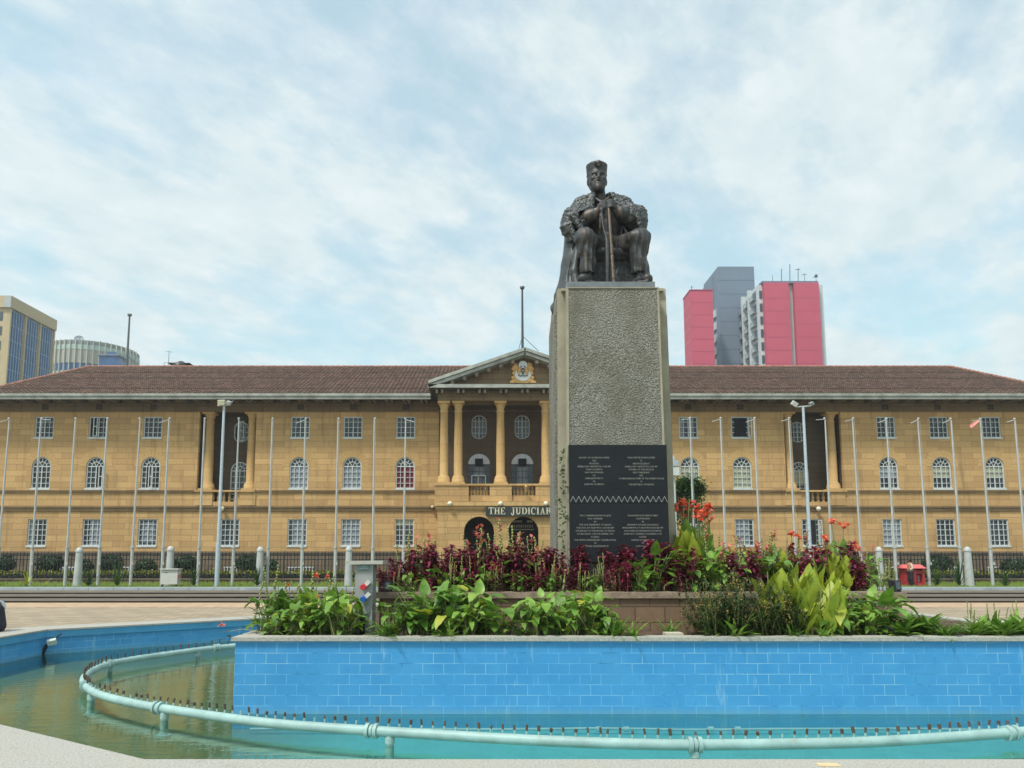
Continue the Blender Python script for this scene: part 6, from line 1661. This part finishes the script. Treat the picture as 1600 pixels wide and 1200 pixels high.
def weedy(h=.75,n=34,ml=LEAFD,fl=.3):
    st=MB();lf=MB();fw=MB()
    for i in range(n):
        b=Vector((random.gauss(0,.13),random.gauss(0,.07),0)); a=rdir(.75,1.5); hh=h*random.uniform(.25,1.15); top=b+Vector((a.x*.9*hh,a.y*.4*hh,hh)); st.tube([b,b.lerp(top,.5)+Vector((0,0,.04)),top],[.005,.004,.002],4)
        for k in range(26):
            p=b.lerp(top,random.uniform(.1,1)); leafblade(lf,p,rdir(.0,1.1),Vector((0,0,1)),random.uniform(.05,.10),.010,.3,'ovate',3,0,.2)
        if random.random()<fl:
            for k in range(8): p=b.lerp(top,random.uniform(.6,1.0))+Vector((random.gauss(0,.02),random.gauss(0,.02),0)); fw.ball(p,.012,6)
    return [('stems',st,STEM),('leaves',lf,ml),('flowers',fw,FLOWERY)]
def strapy(h=.3,n=26,ml=LEAF,sw=.020,sk='strap'):
    lf=MB();st=MB()
    for i in range(n):
        d=rdir(.35,1.35); leafblade(lf,(random.gauss(0,.03),random.gauss(0,.03),.0),d,Vector((0,0,1)),h*random.uniform(.7,1.15),sw,random.uniform(.25,.6),sk,6,0,.3)
    st.tube([(0,0,-.02),(0,0,.05)],[.03,.015],6)
    return [('leaves',lf,ml),('crown_base',st,STEM)]
PB_=[mkproto(broad()) for _ in range(4)]
PBw=[mkproto(broad(.45,26,.27,.095,.07)) for _ in range(2)]
PM_=[mkproto(maroon()) for _ in range(4)]
PC_=[mkproto(canna(nf=1,fs=.042)) for _ in range(2)]
PCB=[mkproto(canna(1.0,5,.36,.075,LEAF,True,FLOWER,.052,2)) for _ in range(3)]
PCn=[mkproto(canna(fl=False,h=.8)) for _ in range(2)]
PCY=[mkproto(canna(.75,6,.46,.088,CANNAY,False)) for _ in range(3)]
PS_=[mkproto(spikes()) for _ in range(3)]; PSg=[mkproto(spikes(.6,6,fl=.1)) for _ in range(2)]
PW_=[mkproto(weedy()) for _ in range(2)]
PT_=[mkproto(strapy()) for _ in range(2)]
PTh=[mkproto(strapy(.36,38,LEAF,.034,'ovate')) for _ in range(2)]
FB=PLZ-.04; IB=IBZ-.03
def row(name,protos,spots,zf,label,cat,group,sc0=1.0):
    """spots: (px, py_top, Y, protoheight) sorted left to right; scale set so that the top reaches py_top"""
    spots=sorted(spots,key=lambda s:s[0]); n=len(spots)
    for i,(px,pyt,Y,ph) in enumerate(spots):
        z=zf; x=P(px,(pyt+960)/2,Y).x; H=Z(pyt,Y)-z; sc=H/ph
        place(name,protos[i%len(protos)],x,Y,z,sc,random.uniform(0,6.28),label%order(i,n) if '%s' in label else label,cat,group)
rnd=random.uniform
# ---- front bed, left clump
row('broadleaf_plant',PB_,[(px,rnd(912,940),rnd(9.25,9.75),.72) for px in (418,438,462,486,508,530,548)]+[(px,rnd(945,965),9.35,.72) for px in (430,470,505,540)],FB,'broad-leaved plant, %s of those left of the grey cabinet','plant','broad-leaved plants left of the grey cabinet')
row('flowering_canna',PC_,[(440,899,9.9,1.08),(478,893,9.8,1.08),(528,893,9.9,1.08),(512,918,9.5,1.08)],FB,'small canna with pink-orange flower, %s of those left of the grey cabinet','plant','small cannas left of the grey cabinet')
row('seed_spike_plant',PSg,[(425,885,9.9,.62),(500,880,10,.62),(545,900,10,.62)],FB,'thin stalks with green seed pods, %s of those left of the grey cabinet','plant','seed stalks left of the grey cabinet')
# creeping tip hanging over the left corner
g=P(352,990,PLF+.25)
t=thing('trailing_shoot','thin trailing shoot with a pink flower reaching left over the planter corner','plant',(plx0+.2,PLF+.3,PLZ))
mb=MB(); a=Vector((plx0+.25,PLF+.35,PLZ+.02)); b=P(346,988,PLF+.3); mid=(a+b)/2+Vector((0,0,.04)); c2=P(338,1000,PLF+.3)
mb.tube([a,mid,b],[.006,.005,.003],5); mb.build('stem',STEM,t); mb=MB()
for k in range(12): p=a.lerp(c2,k/11.0); leafblade(mb,p,rdir(-.2,.8),Vector((0,0,1)),.08,.022,.3,'ovate',4)
mb.build('leaves',LEAFD,t); mb=MB(); flower(mb,P(347,977,PLF+.3),.06); mb.build('flower',FLOWERP,t)
mb=MB(); q=P(347,977,PLF+.3); 
# ---- front bed, main broad mass
row('broadleaf_plant',PB_+PBw,[(px,rnd(898,918),rnd(9.35,9.9),.70) for px in (655,680,704,728,752,778,845,868,890,915,938)]+[(px,rnd(925,948),rnd(9.3,9.42),.70) for px in (612,640,668,700,735,770,806,835,862,892,925,950)],FB,'broad-leaved plant, %s in the clump before the stone wall','plant','broad-leaved plants in front of the stone bed wall')
row('strap_leaf_plant',PT_,[(602,958,9.15,.3),(700,965,9.12,.3),(960,955,9.2,.3),(985,962,9.15,.3),(1045,962,9.6,.3),(1130,955,9.3,.3),(1150,950,9.2,.3),(1240,965,9.15,.3),(1285,968,9.15,.3)],FB,'small strap-leaved tuft at the planter edge, %s of nine','plant','strap-leaved tufts at the planter edge')
# ---- right part of front bed
row('weedy_bush',PW_,[(px,rnd(895,925),rnd(9.3,9.8),.76) for px in (1098,1118,1140,1162,1186,1208,1230)]+[(px,rnd(930,950),9.25,.76) for px in (1110,1150,1190,1225)],FB,'dark fine-leaved weed with tiny yellow blooms, %s in the front bed','plant','straggly weeds in the front bed')
row('broadleaf_plant',PBw+PB_,[(px,rnd(905,925),rnd(9.4,9.9),.68) for px in (1305,1325,1350,1372)]+[(px,rnd(938,955),rnd(9.3,9.42),.68) for px in (1300,1330,1362)],FB,'large-leaved plant, %s before the stone bed right end','plant','large-leaved plants at the right end of the stone bed')
row('yellow_canna',PCY,[(1210,880,9.95,.92),(1262,868,9.5,.92),(1296,884,9.35,.92),(1222,868,9.95,.92),(1238,872,9.7,.92),(1252,880,9.9,.92),(1288,866,9.6,.92),(1272,900,9.2,.92),(1300,905,9.9,.92)],FB,'yellow-green striped canna, %s in the bright group before the stone bed','plant','yellow striped cannas')
row('strap_leaf_plant',PTh,[(1405,950,9.3,.36),(1430,944,9.6,.36),(1455,955,9.4,.36),(1478,962,9.2,.36)],FB,'strap-leaved plant, %s of four just right of the stone bed','plant','strap-leaved plants right of the stone bed')
row('broadleaf_plant',PTh,[(1520,958,9.3,.36),(1545,952,9.6,.36),(1566,956,9.2,.36),(1590,950,9.4,.36),(1612,955,9.3,.36)],FB,'bright green leafy clump, %s at the right edge of the planter','plant','leafy clumps at the right edge of the planter')
row('seed_spike_plant',PSg,[(1510,938,9.6,.62),(1552,936,9.7,.62),(1590,940,9.6,.62)],FB,'thin seed stalk, %s of three above the rightmost leafy clumps','plant','seed stalks at the right edge')
# ---- inner bed : maroon foliage
ms=[(px,rnd(848,862),rnd(10.75,11.0),.66) for px in range(662,880,17)]+[(px,rnd(872,895),rnd(10.5,10.7),.66) for px in range(612,1050,33)]+[(px,rnd(880,900),rnd(10.45,10.6),.66) for px in range(600,1050,75)]
ms+=[(px,t_,10.9,.66) for px,t_ in ((625,868),(642,858),(903,853),(960,858),(985,846),(1020,850),(1040,838))]
row('maroon_foliage_plant',PM_,ms,IB,'maroon small-leaved plant, %s around the pedestal foot','plant','maroon plants round the pedestal foot')
row('seed_spike_plant',PSg,[(px,rnd(858,885),rnd(10.45,10.7),.62) for px in (845,860,876,905,925,945,965,700,735,775)]+[(800,826,10.9,.62),(770,838,10.9,.62)],IB,'yellow-green seed stalk, %s among the maroon plants','plant','seed stalks among the maroon plants')
row('flower_spike_plant',PS_,[(640,832,10.9,.62),(658,812,11.0,.62),(748,826,10.9,.62),(760,812,11.0,.62),(790,812,11.1,.62),(815,820,11.0,.62),(832,838,10.9,.62),(775,868,10.5,.62),(805,890,10.45,.62),(875,880,10.45,.62),(620,885,10.45,.62)],IB,'pink-flowered stalk, %s left of the pedestal','plant','pink-flowered stalks left of the pedestal')
row('broadleaf_plant',PB_,[(640,890,10.5,.7),(722,893,10.5,.7),(815,890,10.5,.7),(860,893,10.5,.7),(925,893,10.5,.7),(678,872,10.7,.7),(770,862,10.9,.7),(795,858,10.95,.7),(690,885,10.5,.7),(752,885,10.5,.7),(1000,870,10.5,.7),(1020,845,10.75,.7)],IB,'green leafy plant, %s among the maroon plants','plant','green plants among the maroon plants')
# ---- inner bed right of the pedestal
row('flowering_canna',PCB,[(1058,775,11.6,1.06),(1070,764,11.9,1.06),(1086,785,11.6,1.06),(1096,792,11.3,1.06),(1104,780,12,1.06)],IB,'tall canna with orange flowers, %s in the tall group beside the pedestal','plant','tall cannas beside the pedestal')
row('yellow_canna',PCY,[(1068,808,11.3,.92),(1085,806,11.2,.92),(1110,840,11.4,.92)],IB,'tall pale green canna without flowers, %s beside the pedestal','plant','pale cannas beside the pedestal')
row('broadleaf_plant',PB_,[(px,rnd(848,872),rnd(10.6,11.4),.7) for px in (1060,1078,1098,1118,1138,1165,1190,1212,1240,1280,1335,1352)],IB,'green leafy plant, %s behind the right bed coping','plant','leafy plants behind the right coping')
row('maroon_foliage_plant',PM_,[(1066,872,10.5,.66),(1083,858,10.6,.66),(1150,860,10.6,.66),(1178,856,10.6,.66),(1262,846,10.9,.66),(1322,848,10.9,.66),(1345,870,10.7,.66)],IB,'dark red leafy plant, %s right of the pedestal','plant','dark red plants right of the pedestal')
row('flower_spike_plant',PS_,[(px,rnd(828,850),rnd(10.8,11.5),.62) for px in (1108,1122,1146,1160,1175,1188,1204,1216,1244,1262,1360)],IB,'red and pink flower stalk, %s right of the pedestal','plant','flower stalks right of the pedestal')
row('flowering_canna',PCB,[(1239,826,11.2,1.06),(1275,848,10.9,1.06),(1291,834,11.0,1.06),(1316,806,11.6,1.06),(1331,834,11.2,1.06),(1342,852,10.8,1.06)],IB,'canna with orange-red flower, %s above the yellow cannas','plant','orange cannas above the yellow cannas')
row('yellow_canna',PCY,[(1305,850,10.8,.92),(1325,856,10.7,.92)],IB,'yellow-leaved canna, %s of two behind the bed coping near its right end','plant','yellow cannas behind the coping')
row('seed_spike_plant',PSg,[(1200,842,11,.62),(1375,862,10.8,.62),(1390,880,10.7,.62)],IB,'green seed stalk, %s right of the pedestal','plant','seed stalks right of the pedestal')
# climbing weed up the left of the pedestal
t=thing('climbing_weed','thin dark weed climbing the left edge of the black panels','plant',(P(879,860,PFY-.02).x,PFY,IB))
mb=MB(); st=MB(); pp=[P(879+2*math.sin(k*1.3),868-k*9.5,PFY-.02) for k in range(18)]; st.tube(pp,.004,4)
for p in pp:
    for k in range(5): leafblade(mb,p+Vector((rnd(-.03,.03),rnd(-.02,.0),rnd(-.04,.04))),rdir(-.5,.8),Vector((0,-1,.3)),.055,.014,.3,'ovate',3)
st.build('stem',STEM,t); mb.build('leaves',LEAFD,t)
# ---- street tree behind the pedestal
def tree(px,py,Yt,rx,rz,ry,label,n=5200):
    c=P(px,py,Yt); t=thing('street_tree',label,'tree',(c.x,Yt,ZG))
    mb=MB(); mb.tube([(c.x,Yt,ZG),(c.x+.05,Yt,ZG+1.6),(c.x,Yt,c.z)],[.16,.12,.06],10)
    for k in range(10):
        d=rdir(.2,1.2); mb.tube([(c.x,Yt,c.z-1.2+k*.12),Vector((c.x,Yt,c.z-.5))+Vector((d.x*rx*.7,d.y*ry*.7,d.z*rz*.8))],[.05,.02],6)
    mb.build('trunk',simple('bark',(.12,.09,.06),.9,var=.3,scale=10),t)
    mb=MB(); cl=[]
    for k in range(34):
        d=rdir(-1.2,1.5); r=rnd(.35,.95); cl.append(Vector((c.x+d.x*rx*r,Yt+d.y*ry*r,c.z+d.z*rz*r)))
    for i in range(n):
        q=random.choice(cl); p=q+Vector((random.gauss(0,.22),random.gauss(0,.22),random.gauss(0,.2))); leafblade(mb,p,rdir(-.6,.9),Vector((0,0,1)),rnd(.16,.26),.06,.2,'ovate',2,0,.2)
    mb.build('crown',foliage('tree_leaf',(.02,.06,.015),(.06,.13,.03),(.11,.2,.05)),t)
tree(1074,782,40.5,1.25,1.45,1.2,'rounded dark green tree behind the pedestal in front of the right wing')
# ================================================================== SKY AND SUN
w=bpy.data.worlds.new("World"); scene.world=w; w.use_nodes=True; nt=w.node_tree; nt.nodes.clear()
out=nt.nodes.new('ShaderNodeOutputWorld'); bg=nt.nodes.new('ShaderNodeBackground')
sky=nt.nodes.new('ShaderNodeTexSky'); sky.sky_type='NISHITA'; sky.sun_disc=False
SUN_EL=R(58); SUN_AZ=R(222)      # azimuth clockwise from +Y
sky.sun_elevation=SUN_EL; sky.sun_rotation=SUN_AZ; sky.air_density=1.3; sky.dust_density=2.0; sky.ozone_density=1.6
tc=nt.nodes.new('ShaderNodeTexCoord'); sp=nt.nodes.new('ShaderNodeSeparateXYZ'); L(nt,tc.outputs['Generated'],sp.inputs[0])
zc=math_(nt,'MAXIMUM',sp.outputs[2],0.0); zd=math_(nt,'ADD',zc,.22)
cx_=nt.nodes.new('ShaderNodeCombineXYZ'); L(nt,math_(nt,'DIVIDE',sp.outputs[0],zd),cx_.inputs[0]); L(nt,math_(nt,'DIVIDE',sp.outputs[1],zd),cx_.inputs[1])
rot=nt.nodes.new('ShaderNodeMapping'); rot.inputs['Rotation'].default_value=(0,0,R(-48)); L(nt,cx_.outputs[0],rot.inputs['Vector'])
rot2=nt.nodes.new('ShaderNodeMapping'); rot2.inputs['Scale'].default_value=(1.0,1.4,1); rot2.inputs['Location'].default_value=(2.3,.9,0); L(nt,rot.outputs[0],rot2.inputs['Vector'])
nA=nt.nodes.new('ShaderNodeTexNoise'); nA.inputs['Scale'].default_value=1.9; nA.inputs['Detail'].default_value=9; nA.inputs['Roughness'].default_value=.6; nA.inputs['Distortion'].default_value=.1; L(nt,rot2.outputs[0],nA.inputs['Vector'])
nB=nt.nodes.new('ShaderNodeTexNoise'); nB.inputs['Scale'].default_value=7; nB.inputs['Detail'].default_value=6; nB.inputs['Roughness'].default_value=.6; L(nt,rot2.outputs[0],nB.inputs['Vector'])
dens=math_(nt,'ADD',math_(nt,'MULTIPLY',nA.outputs['Fac'],.8),math_(nt,'MULTIPLY',nB.outputs['Fac'],.2))
cm=ramp(nt,dens,[(.40,(.52,.52,.52)),(.475,(.74,.74,.74)),(.545,(1,1,1))])
# clouds thin towards the horizon into an even pale veil
veil=math_(nt,'MULTIPLY',math_(nt,'SUBTRACT',1.0,math_(nt,'MULTIPLY',zc,2.2),True),.62)
cov=math_(nt,'MAXIMUM',math_(nt,'MULTIPLY',cm,.90),veil)
shade=ramp(nt,nB.outputs['Fac'],[(.3,(5.9,6.85,7.05)),(.7,(7.5,8.0,8.0))])
CS=nt.nodes.new('ShaderNodeMix'); 
colr=mix(nt,cov,mix(nt,1.0,sky.outputs[0],(1.5,2.05,1.75),'MULTIPLY'),shade)
L(nt,colr,bg.inputs['Color']); bg.inputs['Strength'].default_value=.10; L(nt,bg.outputs[0],out.inputs['Surface'])
sd=bpy.data.lights.new('sun','SUN'); so_=bpy.data.objects.new('sun',sd); COL.objects.link(so_)
sd.energy=2.9; sd.angle=R(8); sd.color=(1,.95,.87)
dv=Vector((math.sin(SUN_AZ)*math.cos(SUN_EL),math.cos(SUN_AZ)*math.cos(SUN_EL),math.sin(SUN_EL)))
so_.rotation_euler=dv.to_track_quat('Z','Y').to_euler()
scene.view_settings.view_transform='Standard'; scene.view_settings.look='None'; scene.view_settings.exposure=0.30; scene.view_settings.gamma=1.0; scene.view_settings.use_curve_mapping=False
scene.render.engine='CYCLES'; scene.cycles.max_bounces=8; scene.cycles.transparent_max_bounces=12

# ------------------------------------------------------------------ thin haze
mb=MB(); mb.box(-1510,1510,-205,2510,-1.6,82)
hz=mb.build('haze',[]); hz['kind']='stuff'
hm=bpy.data.materials.new('haze_air'); hm.use_nodes=True; hn=hm.node_tree; hn.nodes.clear()
ho=hn.nodes.new('ShaderNodeOutputMaterial'); hv=hn.nodes.new('ShaderNodeVolumePrincipled'); hv.inputs['Density'].default_value=.00065; hv.inputs['Color'].default_value=(.86,.93,1,1); hv.inputs['Anisotropy'].default_value=.3
hn.links.new(hv.outputs[0],ho.inputs['Volume']); hz.data.materials.append(hm)
